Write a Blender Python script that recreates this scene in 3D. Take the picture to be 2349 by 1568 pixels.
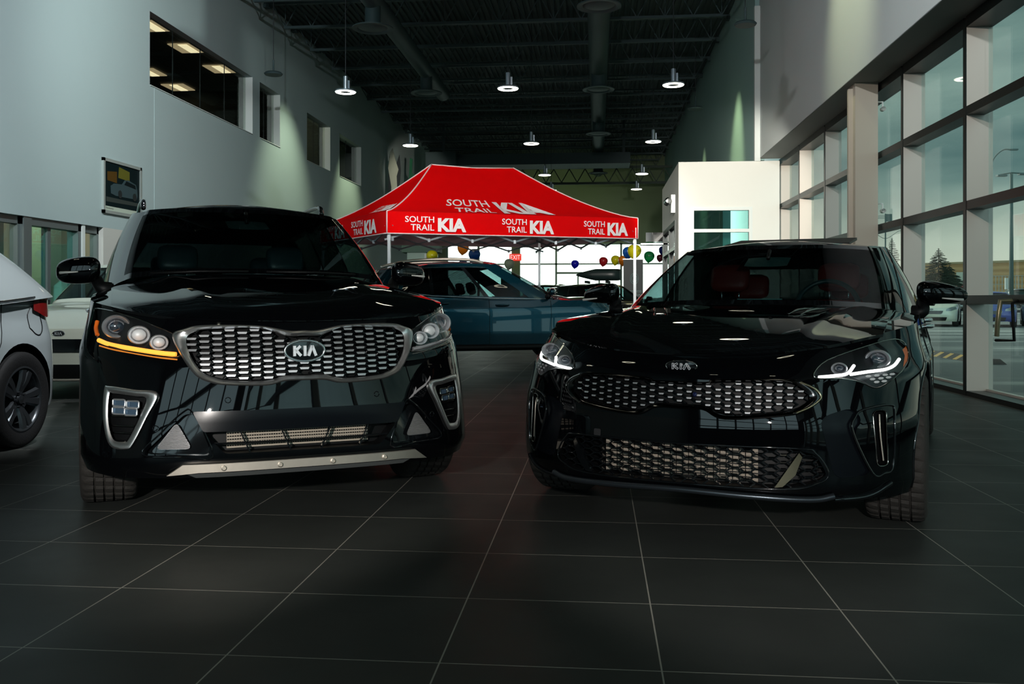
import bpy, bmesh, math, random
from mathutils import Vector, Matrix
from mathutils.geometry import delaunay_2d_cdt
random.seed(7)
for _o in list(bpy.data.objects): bpy.data.objects.remove(_o)
sc = bpy.context.scene
COL = sc.collection
PI = math.pi
# ---------------------------------------------------------------- camera
F_PX = 2100.0; CX = 1174.5; HY = 687.0; TH = math.radians(5.33); EYE = 1.0
cd = bpy.data.cameras.new('camera'); cam = bpy.data.objects.new('camera', cd); COL.objects.link(cam)
cd.sensor_width = 36.0; cd.lens = F_PX/2349*36; cd.shift_y = -(784-HY)/2349
cam.location = (0, 0, EYE); cam.rotation_euler = (PI/2, 0, TH); cd.clip_end = 2000; cd.clip_start = .05
sc.camera = cam
sc.view_settings.view_transform = 'Standard'; sc.view_settings.look = 'None'
sc.view_settings.gamma = 1; sc.view_settings.use_curve_mapping = False
sc.view_settings.exposure = 0.0
sc.cycles.use_denoising = True
sc.cycles.max_bounces = 8; sc.cycles.transparent_max_bounces = 24; sc.cycles.glossy_bounces = 4; sc.cycles.diffuse_bounces = 4
sc.cycles.sample_clamp_indirect = 4.0
sc.cycles.caustics_reflective = False; sc.cycles.caustics_refractive = False
CT, ST = math.cos(TH), math.sin(TH)
def cw(xc, d, z=0.0):                       # distances right of / ahead of the lens -> world
    return Vector((xc*CT-d*ST, xc*ST+d*CT, z))
def pw(px, py, d): return cw((px-CX)*d/F_PX, d, EYE-(py-HY)*d/F_PX)
# ---------------------------------------------------------------- world: overcast daylight, brightest to the north and south
w = bpy.data.worlds.new('world'); sc.world = w; w.use_nodes = True
nt = w.node_tree; N = nt.nodes; L = nt.links; N.clear()
out = N.new('ShaderNodeOutputWorld'); bg = N.new('ShaderNodeBackground'); L.new(bg.outputs[0], out.inputs[0])
tc = N.new('ShaderNodeTexCoord'); sep = N.new('ShaderNodeSeparateXYZ'); L.new(tc.outputs['Generated'], sep.inputs[0])
mp = N.new('ShaderNodeMapping'); mp.inputs['Scale'].default_value = (1.2, 1.2, 6.0); L.new(tc.outputs['Generated'], mp.inputs[0])
nz = N.new('ShaderNodeTexNoise'); nz.inputs['Scale'].default_value = 1.7; nz.inputs['Detail'].default_value = 6; L.new(mp.outputs[0], nz.inputs[0])
cr = N.new('ShaderNodeValToRGB'); L.new(nz.outputs[0], cr.inputs[0])
cr.color_ramp.elements[0].position = .36; cr.color_ramp.elements[0].color = (.085, .18, .19, 1)
cr.color_ramp.elements[1].position = .66; cr.color_ramp.elements[1].color = (.40, .54, .49, 1)
hz = N.new('ShaderNodeMapRange'); L.new(sep.outputs['Z'], hz.inputs[0]); hz.inputs[1].default_value = 0; hz.inputs[2].default_value = .115
hz.inputs[3].default_value = 1; hz.inputs[4].default_value = 0
m1 = N.new('ShaderNodeMix'); m1.data_type = 'RGBA'; L.new(hz.outputs[0], m1.inputs[0]); L.new(cr.outputs[0], m1.inputs[6]); m1.inputs[7].default_value = (1.0, 1.0, .82, 1)
def dirmix(prev, sock, lo, hi, col):
    r = N.new('ShaderNodeMapRange'); r.interpolation_type = 'SMOOTHSTEP'; L.new(sock, r.inputs[0]); r.inputs[1].default_value = lo; r.inputs[2].default_value = hi
    m = N.new('ShaderNodeMix'); m.data_type = 'RGBA'; L.new(r.outputs[0], m.inputs[0]); L.new(prev, m.inputs[6]); m.inputs[7].default_value = col
    return m.outputs[2]
ngx = N.new('ShaderNodeMath'); ngx.operation = 'MULTIPLY'; ngx.inputs[1].default_value = -1; L.new(sep.outputs['X'], ngx.inputs[0])
yp = N.new('ShaderNodeMath'); yp.operation = 'GREATER_THAN'; yp.inputs[1].default_value = .3; L.new(sep.outputs['Y'], yp.inputs[0])
rx = N.new('ShaderNodeMapRange'); rx.interpolation_type = 'SMOOTHSTEP'; L.new(ngx.outputs[0], rx.inputs[0]); rx.inputs[1].default_value = -.20; rx.inputs[2].default_value = -.08
xy = N.new('ShaderNodeMath'); xy.operation = 'MULTIPLY'; L.new(rx.outputs[0], xy.inputs[0]); L.new(yp.outputs[0], xy.inputs[1])
c = dirmix(m1.outputs[2], xy.outputs[0], 0, 1, (4.2, 4.4, 4.1, 1))
neg = N.new('ShaderNodeMath'); neg.operation = 'MULTIPLY'; neg.inputs[1].default_value = -1; L.new(sep.outputs['Y'], neg.inputs[0])
c = dirmix(c, neg.outputs[0], .35, .9, (.95, 1.35, 1.45, 1))
L.new(c, bg.inputs[0]); bg.inputs[1].default_value = 1.0
# ---------------------------------------------------------------- lights (daylight portals, added fill spots, photographer's lamp)
def light(kind, name, loc, aim, energy, color, **kw):
    ld = bpy.data.lights.new(name, kind); ld.energy = energy; ld.color = color
    for k, v in kw.items(): setattr(ld, k, v)
    o = bpy.data.objects.new(name, ld); COL.objects.link(o); o.location = loc
    if aim is not None: o.rotation_euler = (Vector(aim)-Vector(loc)).to_track_quat('-Z', 'Y').to_euler()
    return o
def portal(name, loc, aim, sx, sy):
    o = light('AREA', name, loc, aim, 1, (1, 1, 1), shape='RECTANGLE', size=sx, size_y=sy); o.data.cycles.is_portal = True; return o
portal('portal_right', (4.25, 6.0, 2), (0, 6.0, 2), 28, 4)
portal('portal_front', (-2.0, -9.6, 2.6), (-2, 0, 2.6), 11, 5)
portal('portal_back', (-2.5, 45.9, 1.9), (-2.5, 0, 1.9), 12, 3.8)
# strobe of the photographer standing a little left of the lens, aimed at the two cars
light('SPOT', 'strobe_left', cw(-1.0, -.1, 1.32), cw(-1.15, 4.2, .66), 520, (1, .94, .88), spot_size=math.radians(34), spot_blend=.55, shadow_soft_size=.05)
light('SPOT', 'strobe_right', cw(.45, -.1, 1.28), cw(.95, 4.0, .52), 300, (1, .93, .88), spot_size=math.radians(36), spot_blend=.55, shadow_soft_size=.045)
# added spots without fixtures, for wall brightness and pools of light
for (x, y, z, ax, ay, az, e, sz, col) in (
        (-2.8, 4.0, 6.3, -8.2, 11.5, 4.2, 3300, 74, (.88, .97, 1)), (-3.2, 11.0, 6.8, -8.1, 16.5, 4.2, 700, 80, (.88, 1, .95)),
        (-5.6, 22.6, 7.3, -8.2, 22.8, 2.8, 520, 66, (.84, .95, .66)), (-5.9, 28.6, 7.2, -8.2, 28.8, 2.6, 480, 62, (.84, .95, .60)),
        (-.6, 5.0, 5.6, 3.6, 12.0, 6.0, 1000, 78, (.92, .98, 1)), (1.2, 12.4, 7.3, 3.5, 12.7, 5.0, 300, 50, (.9, .95, .6)),
        (1.7, 21.6, 7.2, 3.4, 22.2, 4.0, 420, 46, (.86, .93, .50)), (1.9, 28.6, 7.2, 3.4, 29.0, 3.8, 220, 40, (.86, .93, .50)), (-2, 40.5, 5.2, -2, 45.6, 4.6, 160, 120, (.8, .9, .5))):
    light('SPOT', 'wall_fill_spot', (x, y, z), (ax, ay, az), e, col, spot_size=math.radians(sz), spot_blend=.9, shadow_soft_size=.08)
light('SPOT', 'fin_fill_spot', (.2, 1.0, 4.2), (3.9, 11.5, 2.6), 700, (1, .90, .80), spot_size=math.radians(48), spot_blend=.7, shadow_soft_size=.05)  # added spot, no lamp there: lightens the window fins
light('SPOT', 'cutout_fill_spot', (-4.2, 28.0, 5.2), (-7.5, 36, 5.6), 700, (1, .95, .8), spot_size=math.radians(26), spot_blend=.6, shadow_soft_size=.08)  # added to bring up the dark cutout boards
light('SPOT', 'box_fill_spot', (1.2, 11.6, 3.3), (2.75, 19.6, 2.7), 2300, (1, .96, .84), spot_size=math.radians(36), spot_blend=.5, shadow_soft_size=.1)  # added, fixtureless: brightens the vestibule front
light('SPOT', 'tent_fill_spot', cw(-.8, 7.0, 5.0), cw(.1, 15.8, 2.7), 2900, (1, .93, .88), spot_size=math.radians(34), spot_blend=.4, shadow_soft_size=.08)  # added without a fixture to strengthen the tent's red
light('SPOT', 'bay_fill_spot', (-1.6, 5.2, 4.4), (-4.6, 7.0, .9), 800, (.93, .97, 1), spot_size=math.radians(50), spot_blend=.6, shadow_soft_size=.1)  # added to lift the silver hatchback's side, no fixture
# ---------------------------------------------------------------- materials
MATS = {}
def mat(name, col=(.8, .8, .8), rough=.5, metal=0.0, coat=0.0, emit=None, estr=0.0, noise=0.0, nscale=8.0, bump=0.0, bscale=60.0, spec=.5, alpha=1):
    if name in MATS: return MATS[name]
    m = bpy.data.materials.new(name); m.use_nodes = True; t = m.node_tree; b = t.nodes['Principled BSDF']
    b.inputs['Base Color'].default_value = (*col, 1); b.inputs['Roughness'].default_value = rough; b.inputs['Metallic'].default_value = metal
    b.inputs['Coat Weight'].default_value = coat; b.inputs['Coat Roughness'].default_value = .02; b.inputs['Specular IOR Level'].default_value = spec
    if emit: b.inputs['Emission Color'].default_value = (*emit, 1); b.inputs['Emission Strength'].default_value = estr
    if noise or bump:
        g = t.nodes.new('ShaderNodeTexCoord'); n = t.nodes.new('ShaderNodeTexNoise'); n.inputs['Scale'].default_value = nscale; n.inputs['Detail'].default_value = 5
        t.links.new(g.outputs['Object'], n.inputs[0])
        if noise:
            h = t.nodes.new('ShaderNodeHueSaturation'); r = t.nodes.new('ShaderNodeMapRange'); r.inputs[3].default_value = 1-noise; r.inputs[4].default_value = 1+noise
            t.links.new(n.outputs[0], r.inputs[0]); t.links.new(r.outputs[0], h.inputs['Value']); h.inputs['Color'].default_value = (*col, 1)
            t.links.new(h.outputs[0], b.inputs['Base Color'])
        if bump:
            n2 = t.nodes.new('ShaderNodeTexNoise'); n2.inputs['Scale'].default_value = bscale; t.links.new(g.outputs['Object'], n2.inputs[0])
            bp = t.nodes.new('ShaderNodeBump'); bp.inputs['Strength'].default_value = bump; bp.inputs['Distance'].default_value = .01
            t.links.new(n2.outputs[0], bp.inputs['Height']); t.links.new(bp.outputs[0], b.inputs['Normal'])
    MATS[name] = m; return m
def glass(name, tint=(.9, .95, .93), refl=1.0, rough=0.0, ior=1.45):
    if name in MATS: return MATS[name]
    m = bpy.data.materials.new(name); m.use_nodes = True; t = m.node_tree; t.nodes.clear()
    o = t.nodes.new('ShaderNodeOutputMaterial'); tr = t.nodes.new('ShaderNodeBsdfTransparent'); tr.inputs[0].default_value = (*tint, 1)
    gl = t.nodes.new('ShaderNodeBsdfGlossy'); gl.inputs['Roughness'].default_value = rough; gl.inputs['Color'].default_value = (refl, refl, refl, 1)
    fr = t.nodes.new('ShaderNodeFresnel'); g = t.nodes.new('ShaderNodeNewGeometry'); k = t.nodes.new('ShaderNodeMapRange'); k.inputs[3].default_value = ior; k.inputs[4].default_value = 1/ior; t.links.new(g.outputs['Backfacing'], k.inputs[0]); t.links.new(k.outputs[0], fr.inputs[0]); mx = t.nodes.new('ShaderNodeMixShader')
    t.links.new(fr.outputs[0], mx.inputs[0]); t.links.new(tr.outputs[0], mx.inputs[1]); t.links.new(gl.outputs[0], mx.inputs[2]); t.links.new(mx.outputs[0], o.inputs[0])
    MATS[name] = m; return m
PAINT = mat('black_paint', (.0015, .0018, .0024), .5, coat=1.0, spec=0.0)
BLACKP = mat('black_plastic', (.003, .0035, .004), .5, spec=.25)
GLOSSB = mat('gloss_black_trim', (.004, .005, .006), .08, coat=.5)
CHROME = mat('chrome', (.86, .88, .90), .20, 1.0)
FRAMEC = mat('surround_chrome', (.90, .90, .90), .36, 1.0)
BARC = mat('grille_bar_chrome', (.88, .90, .93), .48, 1.0)
SATIN = mat('satin_silver', (.66, .60, .52), .5, 1.0, noise=.08, nscale=30)
DCHROME = mat('smoked_chrome', (.32, .31, .29), .12, 1.0)
GOLD = mat('warm_chrome', (.62, .50, .33), .14, 1.0)
RUBBER = mat('tyre_rubber', (.006, .006, .0065), .75, bump=.25, bscale=90)
TREAD = mat('lit_tread_rubber', (.028, .025, .022), .8, bump=.25, bscale=90)  # lighter copy of the tyre rubber, light on the treads put into its colour
WSG = glass('windscreen_glass', (.32, .42, .42), .22)
SIDEG = glass('side_glass', (.22, .32, .32), .8)
DARKG = glass('tinted_glass', (.035, .05, .05), .8)
LENS = glass('lamp_lens', (.93, .95, .95))
PANE = glass('window_pane', (.90, .96, .94), .45)
# ---------------------------------------------------------------- mesh helpers
def link(name, me, m=None, parent=None, smooth=False, ang=None):
    o = bpy.data.objects.new(name, me); COL.objects.link(o)
    if m is not None:
        for mm in (m if isinstance(m, (list, tuple)) else [m]): me.materials.append(mm)
    if parent is not None: o.parent = parent
    if smooth:
        me.shade_smooth()
        if ang: me.set_sharp_from_angle(angle=math.radians(ang))
    return o
class MB:
    def __init__(s): s.v = []; s.f = []; s.mi = []
    def add(s, vs, fs, mi=0):
        b = len(s.v); s.v += [tuple(v) for v in vs]; s.f += [tuple(b+i for i in f) for f in fs]; s.mi += [mi]*len(fs); return s
    def box(s, x0, y0, z0, x1, y1, z1, mi=0):
        return s.add([(x0,y0,z0),(x1,y0,z0),(x1,y1,z0),(x0,y1,z0),(x0,y0,z1),(x1,y0,z1),(x1,y1,z1),(x0,y1,z1)],
            [(0,3,2,1),(4,5,6,7),(0,1,5,4),(1,2,6,5),(2,3,7,6),(3,0,4,7)], mi)
    def bar(s, a, b, wd, h, mi=0, up=(0, 0, 1)):
        a = Vector(a); b = Vector(b); d = (b-a).normalized(); u = Vector(up)
        if abs(d.dot(u)) > .98: u = Vector((0, 1, 0))
        r = d.cross(u).normalized(); u = r.cross(d).normalized(); vs = []
        for p in (a, b):
            for sx, sz in ((-1,-1),(1,-1),(1,1),(-1,1)): vs.append(p+r*sx*wd/2+u*sz*h/2)
        return s.add(vs, [(0,3,2,1),(4,5,6,7),(0,1,5,4),(1,2,6,5),(2,3,7,6),(3,0,4,7)], mi)
    def tube(s, pts, r, n=8, closed=False, mi=0, cap=True):
        pts = [Vector(p) for p in pts]; m = len(pts); rings = []; pu = None
        for i, p in enumerate(pts):
            a = pts[i-1] if (i > 0 or closed) else p; b = pts[(i+1) % m] if (i < m-1 or closed) else p
            d = (b-a); d = d.normalized() if d.length > 1e-9 else Vector((0,0,1))
            u = pu if pu is not None else (Vector((0,0,1)) if abs(d.z) < .9 else Vector((1,0,0)))
            x = d.cross(u); x = x.normalized() if x.length > 1e-6 else Vector((1,0,0)); u = x.cross(d).normalized(); pu = u
            rr = r[i] if isinstance(r, (list, tuple)) else r
            rings.append([p+x*math.cos(2*PI*k/n)*rr+u*math.sin(2*PI*k/n)*rr for k in range(n)])
        vs = [v for q in rings for v in q]; fs = []
        for i in range(m if closed else m-1):
            j = (i+1) % m
            for k in range(n): fs.append((i*n+k, i*n+(k+1) % n, j*n+(k+1) % n, j*n+k))
        if not closed and cap: fs.append(tuple(range(n))[::-1]); fs.append(tuple((m-1)*n+k for k in range(n)))
        return s.add(vs, fs, mi)
    def lathe(s, prof, n=32, origin=(0,0,0), axis='Z', mi=0, closed=False):
        ox, oy, oz = origin; vs = []
        for (r, h) in prof:
            for k in range(n):
                c_, s_ = math.cos(2*PI*k/n)*r, math.sin(2*PI*k/n)*r
                vs.append((ox+c_, oy+s_, oz+h) if axis == 'Z' else ((ox+h, oy+c_, oz+s_) if axis == 'X' else (ox+c_, oy+h, oz+s_)))
        fs = []; m = len(prof)
        for i in range(m if closed else m-1):
            j = (i+1) % m
            for k in range(n): fs.append((i*n+k, i*n+(k+1) % n, j*n+(k+1) % n, j*n+k))
        return s.add(vs, fs, mi)
    def grid(s, P, closeu=False, mi=0):
        nu = len(P); nv = len(P[0]); fs = []
        for i in range(nu if closeu else nu-1):
            for j in range(nv-1): fs.append((i*nv+j, ((i+1) % nu)*nv+j, ((i+1) % nu)*nv+j+1, i*nv+j+1))
        return s.add([p for r in P for p in r], fs, mi)
    def build(s, name, m, parent=None, smooth=False, ang=None, recalc=True):
        me = bpy.data.meshes.new(name); me.from_pydata(s.v, [], s.f)
        if recalc:
            b = bmesh.new(); b.from_mesh(me); bmesh.ops.recalc_face_normals(b, faces=b.faces); b.to_mesh(me); b.free()
        if len(s.mi) == len(me.polygons): me.polygons.foreach_set('material_index', s.mi)
        me.update(); return link(name, me, m, parent, smooth, ang)
def empty(name, loc, rz=0.0, label=None, cat=None, group=None):
    o = bpy.data.objects.new(name, None); COL.objects.link(o); o.location = loc; o.rotation_euler = (0, 0, rz); o.empty_display_size = .1
    if label: tag(o, label, cat, group)
    return o
def tag(o, label, cat, group=None, kind=None):
    if label: o['label'] = label
    if cat: o['category'] = cat
    if group: o['group'] = group
    if kind: o['kind'] = kind
    return o
def struct(o): o['kind'] = 'structure'; return o
def copy_tree(o, parent=None):
    c_ = o.copy(); COL.objects.link(c_)
    if parent is not None: c_.parent = parent
    for ch in list(o.children): copy_tree(ch, c_)
    return c_
def itp(t, z):
    if z <= t[0][0]: return t[0][1:]
    for a, b in zip(t, t[1:]):
        if z <= b[0]:
            k = (z-a[0])/(b[0]-a[0]); return tuple(p+(q-p)*k for p, q in zip(a[1:], b[1:]))
    return t[-1][1:]
def smooth_itp(t, z):                        # monotone-ish hermite interpolation of one value
    n = len(t)
    if z <= t[0][0]: return t[0][1]
    if z >= t[-1][0]: return t[-1][1]
    for i in range(n-1):
        if z <= t[i+1][0]: break
    def sl(k):
        if k == 0: return (t[1][1]-t[0][1])/(t[1][0]-t[0][0])
        if k == n-1: return (t[-1][1]-t[-2][1])/(t[-1][0]-t[-2][0])
        return (t[k+1][1]-t[k-1][1])/(t[k+1][0]-t[k-1][0])
    h = t[i+1][0]-t[i][0]; u = (z-t[i][0])/h
    return ((2*u**3-3*u*u+1)*t[i][1]+(u**3-2*u*u+u)*h*sl(i)+(-2*u**3+3*u*u)*t[i+1][1]+(u**3-u*u)*h*sl(i+1))
def catmull(pts, m, closed=False):
    n = len(pts); o = []; P = [Vector(p) for p in pts]
    for i in range(n if closed else n-1):
        a, b, c_, d = P[i-1] if (i or closed) else P[0]*2-P[1], P[i], P[(i+1) % n], (P[(i+2) % n] if (i+2 < n or closed) else P[-1]*2-P[-2])
        for k in range(m):
            t = k/m; o.append(.5*((2*b)+(c_-a)*t+(2*a-5*b+4*c_-d)*t*t+(3*b-a-3*c_+d)*t**3))
    if not closed: o.append(P[-1].copy())
    return o
def inpoly(p, x, y):
    r = False; n = len(p)
    for i in range(n):
        x1, y1 = p[i]; x2, y2 = p[i-1]
        if (y1 > y) != (y2 > y) and x < (x2-x1)*(y-y1)/(y2-y1)+x1: r = not r
    return r
def edist(p, x, y):
    m = 9e9
    for i in range(len(p)):
        ax, ay = p[i-1]; bx, by = p[i]; dx, dy = bx-ax, by-ay; t = max(0, min(1, ((x-ax)*dx+(y-ay)*dy)/(dx*dx+dy*dy+1e-12)))
        m = min(m, math.hypot(x-ax-t*dx, y-ay-t*dy))
    return m
def tri_fill(poly, step):
    pts = []; n = len(poly)
    for i in range(n):
        a = poly[i]; b = poly[(i+1) % n]; k = max(1, int(math.hypot(b[0]-a[0], b[1]-a[1])/step))
        for j in range(k): pts.append((a[0]+(b[0]-a[0])*j/k, a[1]+(b[1]-a[1])*j/k))
    nb = len(pts); x0 = min(p[0] for p in pts); x1 = max(p[0] for p in pts); y0 = min(p[1] for p in pts); y1 = max(p[1] for p in pts)
    x = x0+step/2
    while x < x1:
        y = y0+step/2
        while y < y1:
            if inpoly(poly, x, y) and edist(poly, x, y) > step*.4: pts.append((x, y))
            y += step
        x += step
    r = delaunay_2d_cdt([Vector(p) for p in pts], [], [list(range(nb))], 1, 1e-7)
    return [tuple(v) for v in r[0]], [tuple(f) for f in r[2]], nb
def rounded(poly, r=.02, m=4):               # round the corners of a 2D outline
    o = []; n = len(poly)
    for i in range(n):
        p = Vector(poly[i]); a = Vector(poly[i-1])-p; b = Vector(poly[(i+1) % n])-p; ra = min(r, a.length*.45); rb = min(r, b.length*.45)
        s = p+a.normalized()*ra; e = p+b.normalized()*rb
        for k in range(m+1):
            t = k/m; q = s*(1-t)**2+p*2*t*(1-t)+e*t*t; o.append((q.x, q.y))
    return o
def text_geo(s, bold=0.0, space=1.0):
    cu = bpy.data.curves.new('t', 'FONT'); cu.body = s; cu.size = 1; cu.offset = bold; cu.resolution_u = 3; cu.space_character = space
    o = bpy.data.objects.new('t', cu); COL.objects.link(o); bpy.context.view_layer.update()
    me = bpy.data.meshes.new_from_object(o); vs = [tuple(v.co) for v in me.vertices]; fs = [tuple(p.vertices) for p in me.polygons]
    bpy.data.objects.remove(o); bpy.data.curves.remove(cu); bpy.data.meshes.remove(me)
    x0 = min(v[0] for v in vs); x1 = max(v[0] for v in vs); y0 = min(v[1] for v in vs); y1 = max(v[1] for v in vs)
    return [((v[0]-x0)/(x1-x0), (v[1]-y0)/(y1-y0)) for v in vs], fs
_TG = {}
def put_text(mb, s, box, fn, bold=0.0, mi=0):  # box (u0, v0, u1, v1) -> fn(u, v) -> 3D
    if (s, bold) not in _TG: _TG[(s, bold)] = text_geo(s, bold)
    vs, fs = _TG[(s, bold)]; mb.add([fn(box[0]+(box[2]-box[0])*a, box[1]+(box[3]-box[1])*b) for a, b in vs], fs, mi)
def boolean(o, cutters):
    par = o.parent; o.parent = None
    for c_ in cutters:
        md = o.modifiers.new('b', 'BOOLEAN'); md.operation = 'DIFFERENCE'; md.solver = 'EXACT'; md.object = c_; md.material_mode = 'TRANSFER'
    bpy.context.view_layer.update(); dg = bpy.context.evaluated_depsgraph_get()
    me = bpy.data.meshes.new_from_object(o.evaluated_get(dg)); o.modifiers.clear(); o.data = me; o.parent = par
    for c_ in cutters: bpy.data.objects.remove(c_)
    return o
# ================================================================ car kit (local frame: x right of viewer, y towards the tail, z up, origin under front axle)
def outline_point(S, v, th=None, side_y=None, rear_th=None):
    """point of the lower body shell at height fraction v"""
    z = .6; x = y = 0
    for _ in range(8):
        yF, W, Cd, n = itp(S['front'], z); yR = S['rear'](z); Rd = .55; rn = 3.0
        if th is not None: x = W*math.sin(th)**(2/n); y = yF+Cd*(1-max(math.cos(th), 0)**(2/n))
        elif side_y is not None: x = W*(1-S.get('taper', .02)*max(0, side_y-1.5)); y = side_y
        else: x = W*(1-S.get('taper', .02)*max(0, yR-Rd-1.5))*math.cos(rear_th)**(2/rn) if rear_th < PI/2-1e-6 else 0; y = yR-Rd+Rd*math.sin(rear_th)**(2/rn)
        zb = itp(S['bot'], y)[0]; zt = smooth_itp(S['edge'], y); z = zb+(zt-zb)*v
    return Vector((x, y, z))
def surf_y(S, x, z):
    yF, W, Cd, n = itp(S['front'], z); k = min(abs(x)/W, .995)
    return yF+Cd*(1-(1-k**n)**(1/n))
def top_half(S, y):
    t = S['_top']
    return max(itp(t, y)[0], 1e-3)
def H(S, x, y):
    e = smooth_itp(S['edge'], y); zc = smooth_itp(S['hood'], y); xo = top_half(S, y); k = min(abs(x)/xo, 1)
    h = e+(zc-e)*(1-k**S.get('hp', 3.0))
    for (xa, wd, amp, y0, y1) in S.get('ridge', ()):
        if y0 < y < y1: h += amp*math.exp(-((abs(x)-xa(y))/wd)**2)*min(1, (y-y0)/.25)*min(1, (y1-y)/.2)
    return h
def body_shell(S, root, paint, res):
    yFs = itp(S['front'], .6)[0]; Cd = itp(S['front'], .6)[2]; nt_ = 22*res; ths = [PI/2*(k/nt_)**.85 for k in range(nt_+1)]
    y1 = yFs+Cd; y2 = S['rear'](.6)-.55; ns = int((y2-y1)/.09*res); sy = [y1+(y2-y1)*(k+1)/ns for k in range(ns)]; rt = [PI/2*(k+1)/12 for k in range(12)]
    K = 12*res; rows = []
    for i in range(K+1):
        v = i/K; half = [outline_point(S, v, th=t) for t in ths]
        half += [outline_point(S, v, side_y=max(y, half[-1].y+.001)) for y in sy] + [outline_point(S, v, rear_th=t) for t in rt]
        rows.append(half)
    nh = len(rows[0]); top = rows[-1]; S['_top'] = sorted({round(p.y, 4): p.x for p in top[:-2]}.items())
    S['_top'] = [(a, b) for a, b in S['_top']]
    def full(h): return h+[Vector((-p.x, p.y, p.z)) for p in h[-2:0:-1]]
    R = [full(h) for h in rows]; M = len(R[0]); mb = MB(); vs = [p for r in R for p in r]; fs = []
    for i in range(K):
        for j in range(M): fs.append((i*M+j, i*M+(j+1) % M, (i+1)*M+(j+1) % M, (i+1)*M+j))
    # top cap: shrink towards a spine
    NR = 8*res; base = K*M; yA = top[0].y+.62; yB = top[-1].y-.55; prev = [base+j for j in range(M)]
    for r in range(1, NR+1):
        t = r/NR; cur = []
        for j in range(M):
            p = R[K][j]; ysp = min(max(p.y, yA), yB); x = p.x*(1-t)*.999; y = p.y+(ysp-p.y)*t; z = H(S, x, y); cur.append(len(vs)); vs.append(Vector((x, y, z)))
        for j in range(M): fs.append((prev[j], prev[(j+1) % M], cur[(j+1) % M], cur[j]))
        prev = cur
    # bottom cap
    prev = [j for j in range(M)]
    for r in range(1, 5):
        t = r/4; cur = []
        for j in range(M):
            p = R[0][j]; ysp = min(max(p.y, yA), yB); cur.append(len(vs)); vs.append(Vector((p.x*(1-t)*.999, p.y+(ysp-p.y)*t, p.z+.012*t)))
        for j in range(M): fs.append((prev[(j+1) % M], prev[j], cur[j], cur[(j+1) % M]))
        prev = cur
    mb.add(vs, fs); o = mb.build('body', [paint, BLACKP], root)
    b = bmesh.new(); b.from_mesh(o.data); bmesh.ops.remove_doubles(b, verts=b.verts, dist=.0012); bmesh.ops.holes_fill(b, edges=[e for e in b.edges if e.is_boundary])
    bmesh.ops.recalc_face_normals(b, faces=b.faces); b.to_mesh(o.data); b.free()
    return o
def arch_cutter(x0, x1, y, z, r):
    mb = MB(); n = 40
    vs = [(x0, y+math.cos(2*PI*k/n)*r, z+math.sin(2*PI*k/n)*r) for k in range(n)]+[(x1, y+math.cos(2*PI*k/n)*r, z+math.sin(2*PI*k/n)*r) for k in range(n)]
    fs = [tuple(range(n)), tuple(range(n, 2*n))]+[(k, (k+1) % n, n+(k+1) % n, n+k) for k in range(n)]
    return mb.add(vs, fs).build('cut', BLACKP)
def recess_cutter(S, poly, depth, m=None, step=.03):
    pts, fs, nb = tri_fill(poly, step); n = len(pts); mb = MB()
    vs = [(x, -1.6, z) for x, z in pts]+[(x, surf_y(S, x, z)+depth, z) for x, z in pts]
    ring = _boundary(fs)
    ff = [f[::-1] for f in fs]+[tuple(n+i for i in f) for f in fs]+[(a, b, n+b, n+a) for a, b in ring]
    return mb.add(vs, ff).build('cut', m or BLACKP)
def _boundary(fs):
    e = {}
    for f in fs:
        for i in range(len(f)):
            a, b = f[i], f[(i+1) % len(f)]
            if (b, a) in e: del e[(b, a)]
            else: e[(a, b)] = 1
    return list(e)
def surf_patch(S, poly, off, name, m, parent, step=.025, thick=0.0, fn=None):
    fn = fn or (lambda x, z: surf_y(S, x, z)); pts, fs, nb = tri_fill(poly, step); n = len(pts); vs = [(x, fn(x, z)+off, z) for x, z in pts]; ff = list(fs)
    if thick:
        vs += [(x, fn(x, z)+off+thick, z) for x, z in pts]; ff += [tuple(n+i for i in f[::-1]) for f in fs]+[(b, a, n+a, n+b) for a, b in _boundary(fs)]
    return MB().add(vs, ff).build(name, m, parent, True, 40)
def surf_frame(S, outer, inner, off, name, m, parent, raise_=.012, sub=6, fn=None):
    """a moulded surround: both outlines have the same number of control points (closed)"""
    fn = fn or (lambda x, z: surf_y(S, x, z))
    A = catmull([(x, 0, z) for x, z in outer], sub, True); B = catmull([(x, 0, z) for x, z in inner], sub, True); P = []
    for a, b in zip(A, B):
        row = []
        for t, h in ((0, .012), (.0, -.002), (.12, -raise_*.8), (.35, -raise_), (.7, -raise_*.55), (1.0, 0.0), (1.0, .03)):
            x = a.x+(b.x-a.x)*t; z = a.z+(b.z-a.z)*t; row.append((x, fn(x, z)+off+h, z))
        P.append(row)
    return MB().grid(P, closeu=True).build(name, m, parent, True, 50)
def surf_tube(S, pts, r, off, name, m, parent, sub=6, n=8, closed=False, fn=None, flat=1.0):
    fn = fn or (lambda x, z: surf_y(S, x, z)); q = catmull([(x, 0, z) for x, z in pts], sub, closed)
    return MB().tube([(p.x, fn(p.x, p.z)+off, p.z) for p in q], r, n, closed).build(name, m, parent, True, 60)
def mir(poly): return [(-x, z) for x, z in poly]
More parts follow.
